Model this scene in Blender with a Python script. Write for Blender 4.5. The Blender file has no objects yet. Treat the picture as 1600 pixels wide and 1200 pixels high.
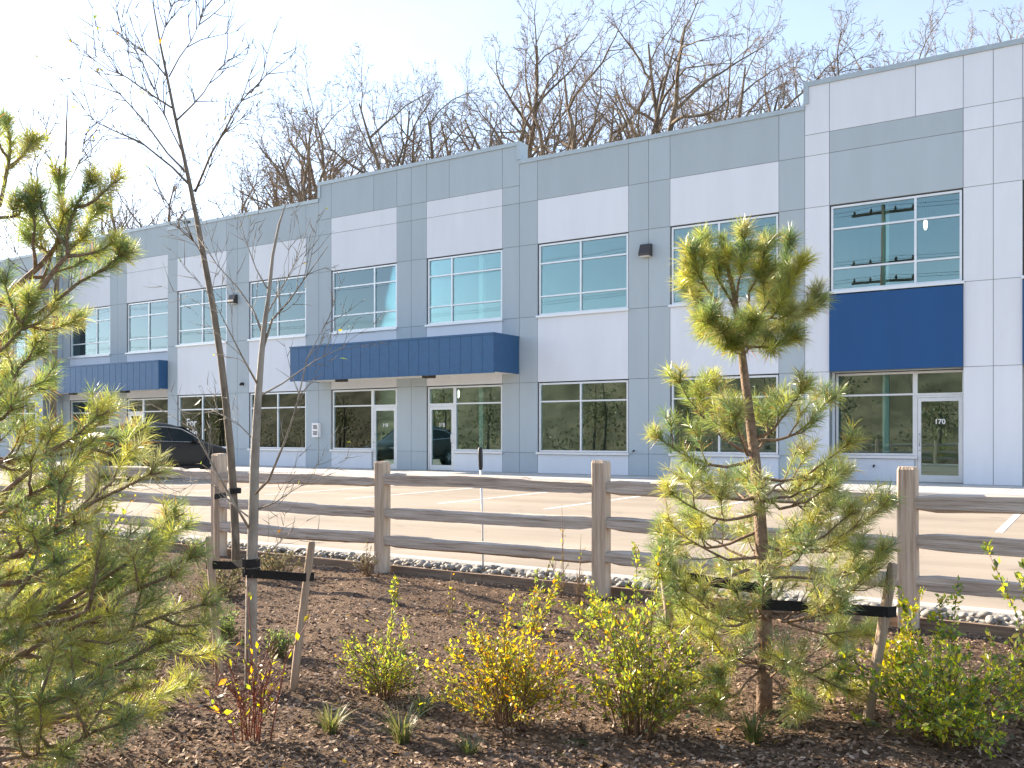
import bpy, math, random
import numpy as np
from mathutils import Vector, Matrix

R = math.radians
rng = np.random.default_rng(7)
random.seed(7)
scene = bpy.context.scene
COL = scene.collection

# ------------------------------------------------------------------ camera
F, YH, TH, D, HC = 1425.0, 679.0, R(32.7), 24.5, 1.36      # focal px, horizon row, yaw, distance to facade, eye height
CS, SN = math.cos(TH), math.sin(TH)
cam = bpy.data.cameras.new('camera')
cam.sensor_width = 36.0
cam.lens = 36.0 * F / 1600.0
cam.shift_y = (YH - 600.0) / 1600.0
cam.clip_start, cam.clip_end = 0.05, 6000
camo = bpy.data.objects.new('camera', cam)
COL.objects.link(camo)
camo.location = (0, -D, HC)
camo.rotation_euler = (R(90), 0, TH)
scene.camera = camo

# ------------------------------------------------------------------ world, sun, exposure
SUN_EL, SUN_A = R(23.0), R(3.0)          # the sun stands beyond the far left end, a little behind the facade
sun_dir = Vector((-math.cos(SUN_A) * math.cos(SUN_EL), math.sin(SUN_A) * math.cos(SUN_EL), math.sin(SUN_EL)))
world = bpy.data.worlds.new('World')
scene.world = world
world.use_nodes = True
wn = world.node_tree
wn.nodes.clear()
wo = wn.nodes.new('ShaderNodeOutputWorld')
bg = wn.nodes.new('ShaderNodeBackground')
sky = wn.nodes.new('ShaderNodeTexSky')
sky.sky_type = 'NISHITA'
sky.sun_disc = False
sky.sun_elevation = SUN_EL
sky.sun_rotation = math.atan2(sun_dir.x, sun_dir.y)
sky.air_density = 1.0
sky.dust_density = 0.35
sky.ozone_density = 1.6
bg.inputs['Strength'].default_value = 0.125
tcw = wn.nodes.new('ShaderNodeTexCoord'); mpw = wn.nodes.new('ShaderNodeMapping'); mpw.inputs['Scale'].default_value = (1.0, 1.6, 3.2)
now = wn.nodes.new('ShaderNodeTexNoise'); now.inputs['Scale'].default_value = 1.7; now.inputs['Detail'].default_value = 7.0; now.inputs['Roughness'].default_value = 0.6
rw = wn.nodes.new('ShaderNodeMapRange'); rw.inputs['From Min'].default_value = 0.32; rw.inputs['From Max'].default_value = 0.72; rw.inputs['To Min'].default_value = 0.2; rw.inputs['To Max'].default_value = 0.62
bw = wn.nodes.new('ShaderNodeRGBToBW'); tint = wn.nodes.new('ShaderNodeMixRGB'); tint.blend_type = 'MULTIPLY'; tint.inputs[0].default_value = 1.0; tint.inputs[2].default_value = (1.10, 1.14, 1.34, 1)
mxw = wn.nodes.new('ShaderNodeMixRGB')
wn.links.new(tcw.outputs['Generated'], mpw.inputs['Vector']); wn.links.new(mpw.outputs[0], now.inputs['Vector']); wn.links.new(now.outputs['Fac'], rw.inputs['Value'])
wn.links.new(sky.outputs[0], bw.inputs[0]); wn.links.new(bw.outputs[0], tint.inputs[1])
wn.links.new(rw.outputs[0], mxw.inputs[0]); wn.links.new(sky.outputs[0], mxw.inputs[1]); wn.links.new(tint.outputs[0], mxw.inputs[2])
wn.links.new(mxw.outputs[0], bg.inputs['Color'])
wn.links.new(bg.outputs[0], wo.inputs['Surface'])
sl = bpy.data.lights.new('sun', 'SUN')
sl.energy = 5.0
sl.angle = R(0.53)
sl.color = (1.0, 0.86, 0.68)
so = bpy.data.objects.new('sun', sl)
COL.objects.link(so)
so.rotation_euler = (-sun_dir).to_track_quat('-Z', 'Y').to_euler()
so.location = (-40, 0, 40)
scene.view_settings.view_transform = 'Standard'
scene.view_settings.look = 'None'
scene.view_settings.gamma = 1.0
scene.view_settings.exposure = 1.68
scene.render.engine = 'CYCLES'

# ------------------------------------------------------------------ helpers
def P(px, py, z):
    """photo pixel + depth along the view axis -> world point"""
    x = (px - 800) / F * z
    return Vector((x * CS - z * SN, -D + x * SN + z * CS, HC - (py - YH) / F * z))
def G(px, py, zg=0.0):
    return P(px, py, F * (HC - zg) / (py - YH))
def FX(px, Y=0.0):
    """x on the plane y = Y seen at photo column px"""
    t = (px - 800) / F
    return (D + Y) * (t * CS - SN) / (CS + t * SN)

def link(o, parent=None):
    COL.objects.link(o)
    if parent is not None:
        o.parent = parent
    return o
def tag(o, label, cat, group=None):
    o['label'] = label; o['category'] = cat
    if group: o['group'] = group
    return o
def thing(name, label, cat, loc=(0, 0, 0), rz=0.0, group=None):
    o = bpy.data.objects.new(name, None)
    o.empty_display_size = 0.2
    o.location = loc; o.rotation_euler = (0, 0, rz)
    COL.objects.link(o)
    return tag(o, label, cat, group)

def make_mesh(name, V, Fc, mat=None, smooth=False, cols=None):
    """V (n,3) array, Fc (m,k) uniform array or list of tuples"""
    me = bpy.data.meshes.new(name)
    V = np.asarray(V, dtype=np.float32).reshape(-1, 3)
    if isinstance(Fc, np.ndarray):
        m, k = Fc.shape
        me.vertices.add(len(V)); me.vertices.foreach_set('co', V.ravel())
        me.loops.add(m * k); me.loops.foreach_set('vertex_index', Fc.ravel().astype(np.int32))
        me.polygons.add(m)
        me.polygons.foreach_set('loop_start', np.arange(0, m * k, k, dtype=np.int32))
        me.polygons.foreach_set('loop_total', np.full(m, k, dtype=np.int32))
        me.update(calc_edges=True)
    else:
        me.from_pydata([tuple(v) for v in V], [], Fc)
        me.update()
    if cols is not None:
        a = me.color_attributes.new('tint', 'FLOAT_COLOR', 'POINT')
        c = np.ones((len(V), 4), dtype=np.float32); c[:, :3] = cols
        a.data.foreach_set('color', c.ravel())
    if smooth:
        me.polygons.foreach_set('use_smooth', np.ones(len(me.polygons), dtype=bool))
    if mat: me.materials.append(mat)
    return me
def obj(name, me, parent=None, loc=None):
    o = bpy.data.objects.new(name, me)
    if loc is not None: o.location = loc
    return link(o, parent)

class MB:
    """collects boxes, prisms and tubes into one mesh"""
    def __init__(s): s.V = []; s.F = []
    def poly(s, vs, fs):
        n = len(s.V); s.V += [tuple(v) for v in vs]; s.F += [tuple(i + n for i in f) for f in fs]; return s
    def box(s, x0, x1, y0, y1, z0, z1):
        return s.poly([(x0,y0,z0),(x1,y0,z0),(x1,y1,z0),(x0,y1,z0),(x0,y0,z1),(x1,y0,z1),(x1,y1,z1),(x0,y1,z1)],
                      [(0,3,2,1),(4,5,6,7),(0,1,5,4),(1,2,6,5),(2,3,7,6),(3,0,4,7)])
    def prism(s, prof, x0, x1):
        """profile of (y,z) points, extruded along x"""
        n = len(prof)
        vs = [(x0, y, z) for y, z in prof] + [(x1, y, z) for y, z in prof]
        fs = [tuple(range(n)), tuple(reversed(range(n, 2 * n)))]
        fs += [(i, n + i, n + (i + 1) % n, (i + 1) % n) for i in range(n)]
        return s.poly(vs, fs)
    def tube(s, pts, rad, n=6, cap=True):
        pts = [Vector(p) for p in pts]
        if not hasattr(rad, '__len__'): rad = [rad] * len(pts)
        rings = []; prev = None
        for i, p in enumerate(pts):
            t = (pts[min(i + 1, len(pts) - 1)] - pts[max(i - 1, 0)])
            if t.length < 1e-9: t = Vector((0, 0, 1))
            t.normalize()
            if prev is None:
                u = t.orthogonal().normalized()
            else:
                u = prev - t * prev.dot(t)
                u = u.normalized() if u.length > 1e-6 else t.orthogonal().normalized()
            prev = u; w = t.cross(u)
            rings.append([p + (u * math.cos(2*math.pi*k/n) + w * math.sin(2*math.pi*k/n)) * rad[i] for k in range(n)])
        b = len(s.V)
        for r in rings: s.V += [tuple(v) for v in r]
        for i in range(len(pts) - 1):
            for k in range(n):
                s.F.append((b+i*n+k, b+i*n+(k+1)%n, b+(i+1)*n+(k+1)%n, b+(i+1)*n+k))
        if cap and n > 2:
            s.F.append(tuple(b + k for k in reversed(range(n))))
            s.F.append(tuple(b + (len(pts)-1)*n + k for k in range(n)))
        return s
    def build(s, name, mat, parent=None, smooth=False, loc=None):
        return obj(name, make_mesh(name, s.V, s.F, mat, smooth), parent, loc)

# ------------------------------------------------------------------ materials
def nodes_of(name):
    m = bpy.data.materials.new(name); m.use_nodes = True
    nt = m.node_tree
    return m, nt, nt.nodes['Principled BSDF']
def N(nt, typ, **kw):
    n = nt.nodes.new(typ)
    for k, v in kw.items():
        if k in n.inputs: n.inputs[k].default_value = v
        else: setattr(n, k, v)
    return n
def ramp(nt, stops):
    r = nt.nodes.new('ShaderNodeValToRGB')
    e = r.color_ramp.elements
    while len(e) < len(stops): e.new(0.5)
    for i, (p, c) in enumerate(stops):
        e[i].position = p; e[i].color = (*c, 1)
    return r
def surf(name, stops, scale=8.0, rough=0.7, bump=0.0, bscale=None, detail=6.0, stretch=None, metallic=0.0, spec=0.4, space='Object'):
    """noise-varied procedural surface"""
    m, nt, b = nodes_of(name)
    tc = N(nt, 'ShaderNodeTexCoord')
    mp = N(nt, 'ShaderNodeMapping')
    if space == 'World':
        ge = N(nt, 'ShaderNodeNewGeometry'); nt.links.new(ge.outputs['Position'], mp.inputs['Vector'])
    else:
        nt.links.new(tc.outputs[space], mp.inputs['Vector'])
    if stretch: mp.inputs['Scale'].default_value = stretch
    no = N(nt, 'ShaderNodeTexNoise', Scale=scale, Detail=detail, Roughness=0.6)
    nt.links.new(mp.outputs[0], no.inputs['Vector'])
    cr = ramp(nt, stops)
    nt.links.new(no.outputs['Fac'], cr.inputs[0])
    nt.links.new(cr.outputs[0], b.inputs['Base Color'])
    b.inputs['Roughness'].default_value = rough
    b.inputs['Metallic'].default_value = metallic
    b.inputs['Specular IOR Level'].default_value = spec
    if bump:
        n2 = N(nt, 'ShaderNodeTexNoise', Scale=bscale or scale * 4, Detail=5.0)
        nt.links.new(mp.outputs[0], n2.inputs['Vector'])
        bp = N(nt, 'ShaderNodeBump', Strength=bump, Distance=0.02)
        nt.links.new(n2.outputs['Fac'], bp.inputs['Height'])
        nt.links.new(bp.outputs[0], b.inputs['Normal'])
    return m
def leafy(name, trans=0.45, rough=0.55, gloss=0.06, boost=1.0):
    """foliage: vertex tint, diffuse + translucent + a little sheen"""
    m = bpy.data.materials.new(name); m.use_nodes = True
    nt = m.node_tree; nt.nodes.clear()
    at = N(nt, 'ShaderNodeAttribute', attribute_name='tint')
    d = N(nt, 'ShaderNodeBsdfDiffuse'); t = N(nt, 'ShaderNodeBsdfTranslucent'); g = N(nt, 'ShaderNodeBsdfGlossy', Roughness=rough)
    hs = N(nt, 'ShaderNodeHueSaturation', Saturation=1.15, Value=1.5 * boost)
    nt.links.new(at.outputs['Color'], d.inputs['Color'])
    nt.links.new(at.outputs['Color'], hs.inputs['Color'])
    nt.links.new(hs.outputs[0], t.inputs['Color'])
    m1 = N(nt, 'ShaderNodeMixShader'); m1.inputs[0].default_value = trans
    nt.links.new(d.outputs[0], m1.inputs[1]); nt.links.new(t.outputs[0], m1.inputs[2])
    m2 = N(nt, 'ShaderNodeMixShader'); m2.inputs[0].default_value = gloss
    nt.links.new(m1.outputs[0], m2.inputs[1]); nt.links.new(g.outputs[0], m2.inputs[2])
    o = N(nt, 'ShaderNodeOutputMaterial'); nt.links.new(m2.outputs[0], o.inputs['Surface'])
    return m
def plain(name, c, rough=0.5, metallic=0.0, var=0.06, scale=6.0, spec=0.5):
    lo = tuple(max(0, x * (1 - var)) for x in c); hi = tuple(min(1, x * (1 + var)) for x in c)
    return surf(name, [(0.3, lo), (0.7, hi)], scale=scale, rough=rough, metallic=metallic, spec=spec)

M = {}
def panel_mat(name, c):
    m, nt, b = nodes_of(name)
    ge = N(nt, 'ShaderNodeNewGeometry'); oi = N(nt, 'ShaderNodeObjectInfo')
    n1 = N(nt, 'ShaderNodeTexNoise', Scale=0.7, Detail=5.0, Roughness=0.65)
    mp = N(nt, 'ShaderNodeMapping'); mp.inputs['Scale'].default_value = (2.2, 2.2, 0.45)   # faint run-down streaks
    nt.links.new(ge.outputs['Position'], mp.inputs['Vector']); nt.links.new(mp.outputs[0], n1.inputs['Vector'])
    ad = N(nt, 'ShaderNodeMath', operation='MULTIPLY_ADD'); ad.inputs[1].default_value = 0.35
    nt.links.new(oi.outputs['Random'], ad.inputs[0]); nt.links.new(n1.outputs['Fac'], ad.inputs[2])
    cr = ramp(nt, [(0.35, tuple(x * 0.93 for x in c)), (1.0, tuple(min(1, x * 1.05) for x in c))])
    nt.links.new(ad.outputs[0], cr.inputs[0]); nt.links.new(cr.outputs[0], b.inputs['Base Color'])
    b.inputs['Roughness'].default_value = 0.75; b.inputs['Specular IOR Level'].default_value = 0.25
    n2 = N(nt, 'ShaderNodeTexNoise', Scale=90.0, Detail=3.0); nt.links.new(ge.outputs['Position'], n2.inputs['Vector'])
    bp = N(nt, 'ShaderNodeBump', Strength=0.12, Distance=0.004)
    nt.links.new(n2.outputs['Fac'], bp.inputs['Height']); nt.links.new(bp.outputs[0], b.inputs['Normal'])
    return m
M['grey'] = panel_mat('grey_panel', (0.39, 0.45, 0.485))
M['white'] = panel_mat('white_panel', (0.66, 0.69, 0.735))
M['blue'] = panel_mat('blue_panel', (0.021, 0.083, 0.222))
M['joint'] = plain('joint_sealant', (0.22, 0.24, 0.25), 0.85)
M['cap'] = plain('parapet_metal', (0.36, 0.41, 0.43), 0.45, 0.3)
M['bluemetal'] = plain('blue_canopy_metal', (0.027, 0.094, 0.205), 0.42, 0.15, 0.1)
M['soffit'] = plain('canopy_soffit', (0.72, 0.70, 0.66), 0.7)
M['frame'] = plain('window_aluminium', (0.66, 0.68, 0.70), 0.38, 0.35, 0.04)
M['steel'] = plain('brushed_steel', (0.6, 0.6, 0.6), 0.3, 0.9)
M['bronze'] = plain('dark_bronze', (0.055, 0.048, 0.045), 0.45, 0.3)
M['black'] = plain('black_plastic', (0.015, 0.015, 0.016), 0.55)
M['strap'] = surf('black_strap', [(0.3, (0.008, 0.008, 0.009)), (0.7, (0.022, 0.021, 0.02))], 60, 0.8, 0.3)
M['decal'] = plain('white_vinyl', (0.8, 0.8, 0.8), 0.5)
M['dark_ink'] = plain('dark_ink', (0.06, 0.05, 0.06), 0.6)
M['lens'] = plain('lamp_lens', (0.7, 0.68, 0.6), 0.3)
M['inner_wall'] = plain('interior_plaster', (0.62, 0.62, 0.58), 0.9)
M['inner_floor'] = plain('interior_concrete', (0.30, 0.29, 0.27), 0.8)
M['column'] = plain('interior_white_column', (0.82, 0.84, 0.82), 0.7)
M['roofing'] = plain('roof_membrane', (0.35, 0.35, 0.34), 0.9)

def glass_mat():
    m = bpy.data.materials.new('coated_glass'); m.use_nodes = True
    nt = m.node_tree; nt.nodes.clear()
    tr = N(nt, 'ShaderNodeBsdfTransparent'); tr.inputs['Color'].default_value = (0.76, 0.90, 0.86, 1)
    gl = N(nt, 'ShaderNodeBsdfGlossy', Roughness=0.0); gl.inputs['Color'].default_value = (0.74, 0.93, 0.97, 1)
    ge = N(nt, 'ShaderNodeNewGeometry')
    nz = N(nt, 'ShaderNodeTexNoise', Scale=0.8, Detail=1.0); nt.links.new(ge.outputs['Position'], nz.inputs['Vector'])
    bp = N(nt, 'ShaderNodeBump', Strength=0.03, Distance=0.03)
    nt.links.new(nz.outputs['Fac'], bp.inputs['Height']); nt.links.new(bp.outputs[0], gl.inputs['Normal'])
    lw = N(nt, 'ShaderNodeFresnel', IOR=1.5)
    mr = N(nt, 'ShaderNodeMapRange'); mr.inputs['To Min'].default_value = 0.055; mr.inputs['To Max'].default_value = 2.2
    nt.links.new(lw.outputs[0], mr.inputs['Value']); mr.clamp = False
    mx = N(nt, 'ShaderNodeMixShader'); nt.links.new(mr.outputs[0], mx.inputs[0])
    nt.links.new(tr.outputs[0], mx.inputs[1]); nt.links.new(gl.outputs[0], mx.inputs[2])
    o = N(nt, 'ShaderNodeOutputMaterial'); nt.links.new(mx.outputs[0], o.inputs['Surface'])
    return m
M['glass'] = glass_mat()

def asphalt_mat():
    m, nt, b = nodes_of('worn_asphalt')
    ge = N(nt, 'ShaderNodeNewGeometry')
    mp = N(nt, 'ShaderNodeMapping'); mp.inputs['Scale'].default_value = (0.12, 0.9, 1)      # streaks along the driving aisle
    nt.links.new(ge.outputs['Position'], mp.inputs['Vector'])
    n1 = N(nt, 'ShaderNodeTexNoise', Scale=1.0, Detail=7.0, Roughness=0.62); nt.links.new(mp.outputs[0], n1.inputs['Vector'])
    n2 = N(nt, 'ShaderNodeTexNoise', Scale=110.0, Detail=4.0); nt.links.new(ge.outputs['Position'], n2.inputs['Vector'])
    n3 = N(nt, 'ShaderNodeTexNoise', Scale=0.5, Detail=4.0); nt.links.new(ge.outputs['Position'], n3.inputs['Vector'])
    c1 = ramp(nt, [(0.3, (0.315, 0.265, 0.21)), (0.52, (0.395, 0.335, 0.268)), (0.75, (0.44, 0.375, 0.305))])
    nt.links.new(n1.outputs['Fac'], c1.inputs[0])
    c2 = ramp(nt, [(0.3, (0.72, 0.72, 0.72)), (0.7, (1.15, 1.15, 1.15))]); nt.links.new(n2.outputs['Fac'], c2.inputs[0])
    c3 = ramp(nt, [(0.35, (0.9, 0.9, 0.9)), (0.65, (1.06, 1.05, 1.04))]); nt.links.new(n3.outputs['Fac'], c3.inputs[0])
    x1 = N(nt, 'ShaderNodeMixRGB', blend_type='MULTIPLY'); x1.inputs[0].default_value = 1
    x2 = N(nt, 'ShaderNodeMixRGB', blend_type='MULTIPLY'); x2.inputs[0].default_value = 1
    nt.links.new(c1.outputs[0], x1.inputs[1]); nt.links.new(c2.outputs[0], x1.inputs[2])
    nt.links.new(x1.outputs[0], x2.inputs[1]); nt.links.new(c3.outputs[0], x2.inputs[2])
    n5 = N(nt, 'ShaderNodeTexNoise', Scale=1.9, Detail=3.0); nt.links.new(ge.outputs['Position'], n5.inputs['Vector'])
    c5 = ramp(nt, [(0.63, (1, 1, 1)), (0.72, (0.80, 0.79, 0.78))]); nt.links.new(n5.outputs['Fac'], c5.inputs[0])
    x3 = N(nt, 'ShaderNodeMixRGB', blend_type='MULTIPLY'); x3.inputs[0].default_value = 1
    nt.links.new(x2.outputs[0], x3.inputs[1]); nt.links.new(c5.outputs[0], x3.inputs[2])
    nt.links.new(x3.outputs[0], b.inputs['Base Color'])
    b.inputs['Roughness'].default_value = 0.9; b.inputs['Specular IOR Level'].default_value = 0.2
    bp = N(nt, 'ShaderNodeBump', Strength=0.35, Distance=0.006)
    nt.links.new(n2.outputs['Fac'], bp.inputs['Height']); nt.links.new(bp.outputs[0], b.inputs['Normal'])
    return m
M['asphalt'] = asphalt_mat()
M['concrete'] = surf('pale_concrete', [(0.3, (0.44, 0.42, 0.39)), (0.7, (0.58, 0.56, 0.53))], 2.5, 0.9, 0.2, 60, space='World')
M['paint'] = surf('worn_road_paint', [(0.25, (0.42, 0.40, 0.36)), (0.5, (0.74, 0.73, 0.70))], 9, 0.8, space='World')
M['soil'] = surf('dark_mulch_soil', [(0.3, (0.06, 0.040, 0.027)), (0.55, (0.165, 0.112, 0.076)), (0.8, (0.30, 0.215, 0.15))], 38, 0.95, 0.9, 70, 8, space='World', spec=0.1)
M['chips'] = leafy('bark_chips', 0.0, 0.6, 0.03)
M['earth'] = surf('far_ground', [(0.3, (0.07, 0.075, 0.035)), (0.7, (0.12, 0.11, 0.06))], 0.6, 0.95, space='World', spec=0.1)
def wood(name, lo, mid, hi, axis=0):
    st = [26, 26, 26]; st[axis] = 1.3
    return surf(name, [(0.28, lo), (0.5, mid), (0.74, hi)], 1.6, 0.85, 0.6, 3.2, 8, tuple(st), spec=0.2)
M['rail'] = wood('weathered_cedar_rail', (0.26, 0.21, 0.165), (0.50, 0.43, 0.365), (0.70, 0.63, 0.555), 0)
M['post'] = wood('weathered_cedar_post', (0.32, 0.225, 0.15), (0.54, 0.425, 0.32), (0.66, 0.55, 0.44), 2)
M['stake'] = wood('stake_wood', (0.24, 0.165, 0.115), (0.40, 0.30, 0.22), (0.50, 0.40, 0.31), 2)
M['timber'] = wood('edging_timber', (0.16, 0.105, 0.07), (0.29, 0.205, 0.145), (0.38, 0.29, 0.22), 0)
M['stone'] = None
def stone_mat():
    m, nt, b = nodes_of('river_stone')
    oi = N(nt, 'ShaderNodeObjectInfo'); ge = N(nt, 'ShaderNodeNewGeometry')
    no = N(nt, 'ShaderNodeTexNoise', Scale=9.0, Detail=2.0); nt.links.new(ge.outputs['Position'], no.inputs['Vector'])
    cr = ramp(nt, [(0.3, (0.14, 0.14, 0.14)), (0.45, (0.27, 0.265, 0.25)), (0.58, (0.36, 0.33, 0.29)), (0.75, (0.50, 0.48, 0.45))])
    nt.links.new(no.outputs['Fac'], cr.inputs[0])
    n2 = N(nt, 'ShaderNodeTexNoise', Scale=60.0, Detail=4.0); nt.links.new(ge.outputs['Position'], n2.inputs['Vector'])
    hs = N(nt, 'ShaderNodeHueSaturation'); nt.links.new(cr.outputs[0], hs.inputs['Color'])
    mr = N(nt, 'ShaderNodeMapRange'); mr.inputs['To Min'].default_value = 0.75; mr.inputs['To Max'].default_value = 1.25
    nt.links.new(n2.outputs['Fac'], mr.inputs['Value']); nt.links.new(mr.outputs[0], hs.inputs['Value'])
    nt.links.new(hs.outputs[0], b.inputs['Base Color']); b.inputs['Roughness'].default_value = 0.7
    return m
M['stone'] = stone_mat()
M['bark_grey'] = surf('smooth_grey_bark', [(0.3, (0.20, 0.17, 0.14)), (0.6, (0.33, 0.295, 0.25)), (0.8, (0.42, 0.39, 0.34))], 14, 0.85, 0.5, 40, stretch=(1, 1, 0.5), space='World')
M['bark_brown'] = surf('brown_bark', [(0.3, (0.10, 0.08, 0.055)), (0.7, (0.25, 0.20, 0.145))], 16, 0.85, 0.5, 40, stretch=(1, 1, 0.4), space='World')
M['bark_pine'] = surf('pine_bark', [(0.3, (0.15, 0.095, 0.06)), (0.7, (0.33, 0.23, 0.16))], 30, 0.85, 0.6, 70, space='World')
M['bark_far'] = surf('winter_tree_bark', [(0.3, (0.085, 0.065, 0.045)), (0.7, (0.24, 0.185, 0.13))], 3, 0.9, space='World')
M['twig_far'] = surf('winter_twigs', [(0.3, (0.16, 0.115, 0.078)), (0.7, (0.32, 0.24, 0.165))], 1.2, 0.9, space='World')
M['red_stem'] = plain('red_dogwood_stem', (0.22, 0.07, 0.045), 0.5, 0, 0.25, 20)
M['dry_stem'] = plain('dry_stem', (0.22, 0.14, 0.085), 0.8, 0, 0.25, 20)
M['needle'] = leafy('pine_needles', 0.44, 0.36, 0.10, 1.1)
M['leaf'] = leafy('shrub_leaves', 0.58, 0.4, 0.06, 1.25)
M['grass'] = leafy('grass_blades', 0.4, 0.45, 0.06)
M['far_leaf'] = leafy('far_leaves', 0.25)
M['marker'] = plain('white_marker_rod', (0.78, 0.78, 0.76), 0.45)
M['paintcar'] = plain('dark_grey_car_paint', (0.045, 0.042, 0.038), 0.42, 0.1, 0.05, spec=0.35)
M['carglass'] = plain('car_glass', (0.02, 0.028, 0.03), 0.12, 0, 0.05, spec=0.15)
M['rubber'] = plain('tyre_rubber', (0.02, 0.02, 0.02), 0.8)
M['chrome'] = plain('chrome_trim', (0.7, 0.7, 0.7), 0.15, 1.0)
M['headlamp'] = plain('headlamp', (0.55, 0.57, 0.6), 0.08, 0.4)
M['taillamp'] = plain('taillamp', (0.22, 0.01, 0.012), 0.12)
M['polewood'] = plain('pole_wood', (0.13, 0.095, 0.07), 0.9, 0, 0.2)

# ------------------------------------------------------------------ ground, lot, sidewalk, kerbs, planting bed
def YP(d): return d - D                    # distance in front of the camera line -> world y
def structure(o): o['kind'] = 'structure'; return o
ZS = 0.15                                  # sidewalk level
structure(MB().poly([(-3000,-3000,-0.06),(3000,-3000,-0.06),(3000,3000,-0.06),(-3000,3000,-0.06)], [(0,1,2,3)]).build('ground', M['earth']))
lot = structure(MB().poly([(-90,YP(7.46),0),(45,YP(7.46),0),(45,YP(20.85),0),(-90,YP(20.85),0)], [(0,1,2,3)]).build('parking_lot', M['asphalt']))
for i in range(-4, 34):
    x = -1.15 - i * 2.44
    MB().box(x - 0.05, x + 0.05, YP(14.3), YP(20.4), 0.0, 0.004).build('parking_line', M['paint'], lot)
sw = structure(MB().box(-90, 45, YP(20.99), 2.0, -0.05, ZS - 0.004).build('sidewalk', M['concrete']))
x = -88.0
while x < 44:                              # broom-finished slabs with open joints
    MB().box(x + 0.006, x + 1.794, YP(21.005), YP(22.5), 0.0, ZS).build('slab', M['concrete'], sw)
    MB().box(x + 0.006, x + 1.794, YP(22.512), 1.4 if x < -33 else -0.02, 0.0, ZS).build('slab', M['concrete'], sw)
    x += 1.8
kb = structure(MB().prism([(YP(20.86), -0.05), (YP(20.99), -0.05), (YP(20.99), 0.10)], -90, 45).build('kerb', M['concrete']))
x = -88.0
while x < 44:
    MB().prism([(YP(20.84), -0.02), (YP(20.86), 0.125), (YP(20.88), ZS + 0.002), (YP(20.995), ZS + 0.002), (YP(20.995), -0.02)], x + 0.004, x + 2.996).build('kerb_stone', M['concrete'], kb)
    x += 3.0
kb2 = structure(MB().box(-26, 14, YP(7.33), YP(7.42), -0.05, 0.05).build('planter_kerb', M['concrete']))
x = -26.0
while x < 13:                              # low rounded kerb between lot and planting
    pr = [(y, z) for y, z in [(YP(7.30), -0.02), (YP(7.30), 0.055), (YP(7.325), 0.09), (YP(7.36), 0.105), (YP(7.41), 0.105), (YP(7.445), 0.085), (YP(7.465), 0.04), (YP(7.47), -0.02)]]
    MB().prism(pr[::-1], x + 0.004, x + 2.396).build('kerb_stone', M['concrete'], kb2)
    x += 2.4

def bed_z(x, y):
    d = y + D
    return (0.025 * np.sin(x * 1.7 + 0.6 * d) + 0.02 * np.sin(d * 2.3 - x * 0.8 + 1.0) + 0.012 * np.sin(x * 6.1 + d * 4.7) + 0.008 * np.sin(11 * x - 8 * d)) * np.clip((6.9 - d) / 0.5, 0, 1)
gx = np.linspace(-22, 9, 260); gy = np.linspace(YP(-9), YP(6.90), 170)
X, Y = np.meshgrid(gx, gy)
Z = bed_z(X, Y) + rng.normal(0, 0.007, X.shape)
V = np.stack([X, Y, Z], -1).reshape(-1, 3)
idx = np.arange(V.shape[0]).reshape(X.shape)
Fq = np.stack([idx[:-1, :-1], idx[:-1, 1:], idx[1:, 1:], idx[1:, :-1]], -1).reshape(-1, 4)
structure(obj('planting_bed', make_mesh('planting_bed', V, Fq, M['soil'], True)))

def quads_scatter(C, U, W, cols):
    """n diamonds: centre C, half axes U and W"""
    n = len(C)
    V = np.stack([C - U, C + W, C + U, C - W], 1).reshape(-1, 3)
    return V, np.arange(4 * n).reshape(n, 4), np.repeat(cols, 4, axis=0)
def unit(v): return v / np.maximum(np.linalg.norm(v, axis=-1, keepdims=True), 1e-9)

n = 90000
cz = 2.9 * (3.4 ** rng.random(n))                     # bark chips, denser near the eye
cx = (rng.random(n) * 1.5 - 0.75) * cz
wx = cx * CS - cz * SN; wy = -D + cx * SN + cz * CS
k = (wy < YP(6.9)); wx, wy = wx[k], wy[k]; n = len(wx)
C = np.stack([wx, wy, bed_z(wx, wy) + 0.006 + 0.008 * rng.random(n)], -1)
a = rng.random(n) * 2 * np.pi
U = np.stack([np.cos(a), np.sin(a), rng.normal(0, 0.35, n)], -1); U = unit(U)
W = unit(np.cross(U, np.stack([rng.normal(0, .5, n), rng.normal(0, .5, n), np.ones(n)], -1)))
ln = (0.006 + 0.016 * rng.random(n) ** 2)[:, None]
base = np.array([[0.11, 0.067, 0.043], [0.21, 0.135, 0.09], [0.33, 0.23, 0.16], [0.46, 0.35, 0.26]])
cc = base[rng.choice(4, n, p=[.32, .38, .22, .08])] * (0.8 + 0.4 * rng.random((n, 1)))
V, Fq, cl = quads_scatter(C, U * ln, W * ln * (0.35 + 0.3 * rng.random((n, 1))), cc)
mu = obj('bark_mulch', make_mesh('bark_mulch', V, Fq, M['chips'], False, cl))
tag(mu, 'dark brown bark mulch covering the planting bed', 'mulch')['kind'] = 'stuff'

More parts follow.
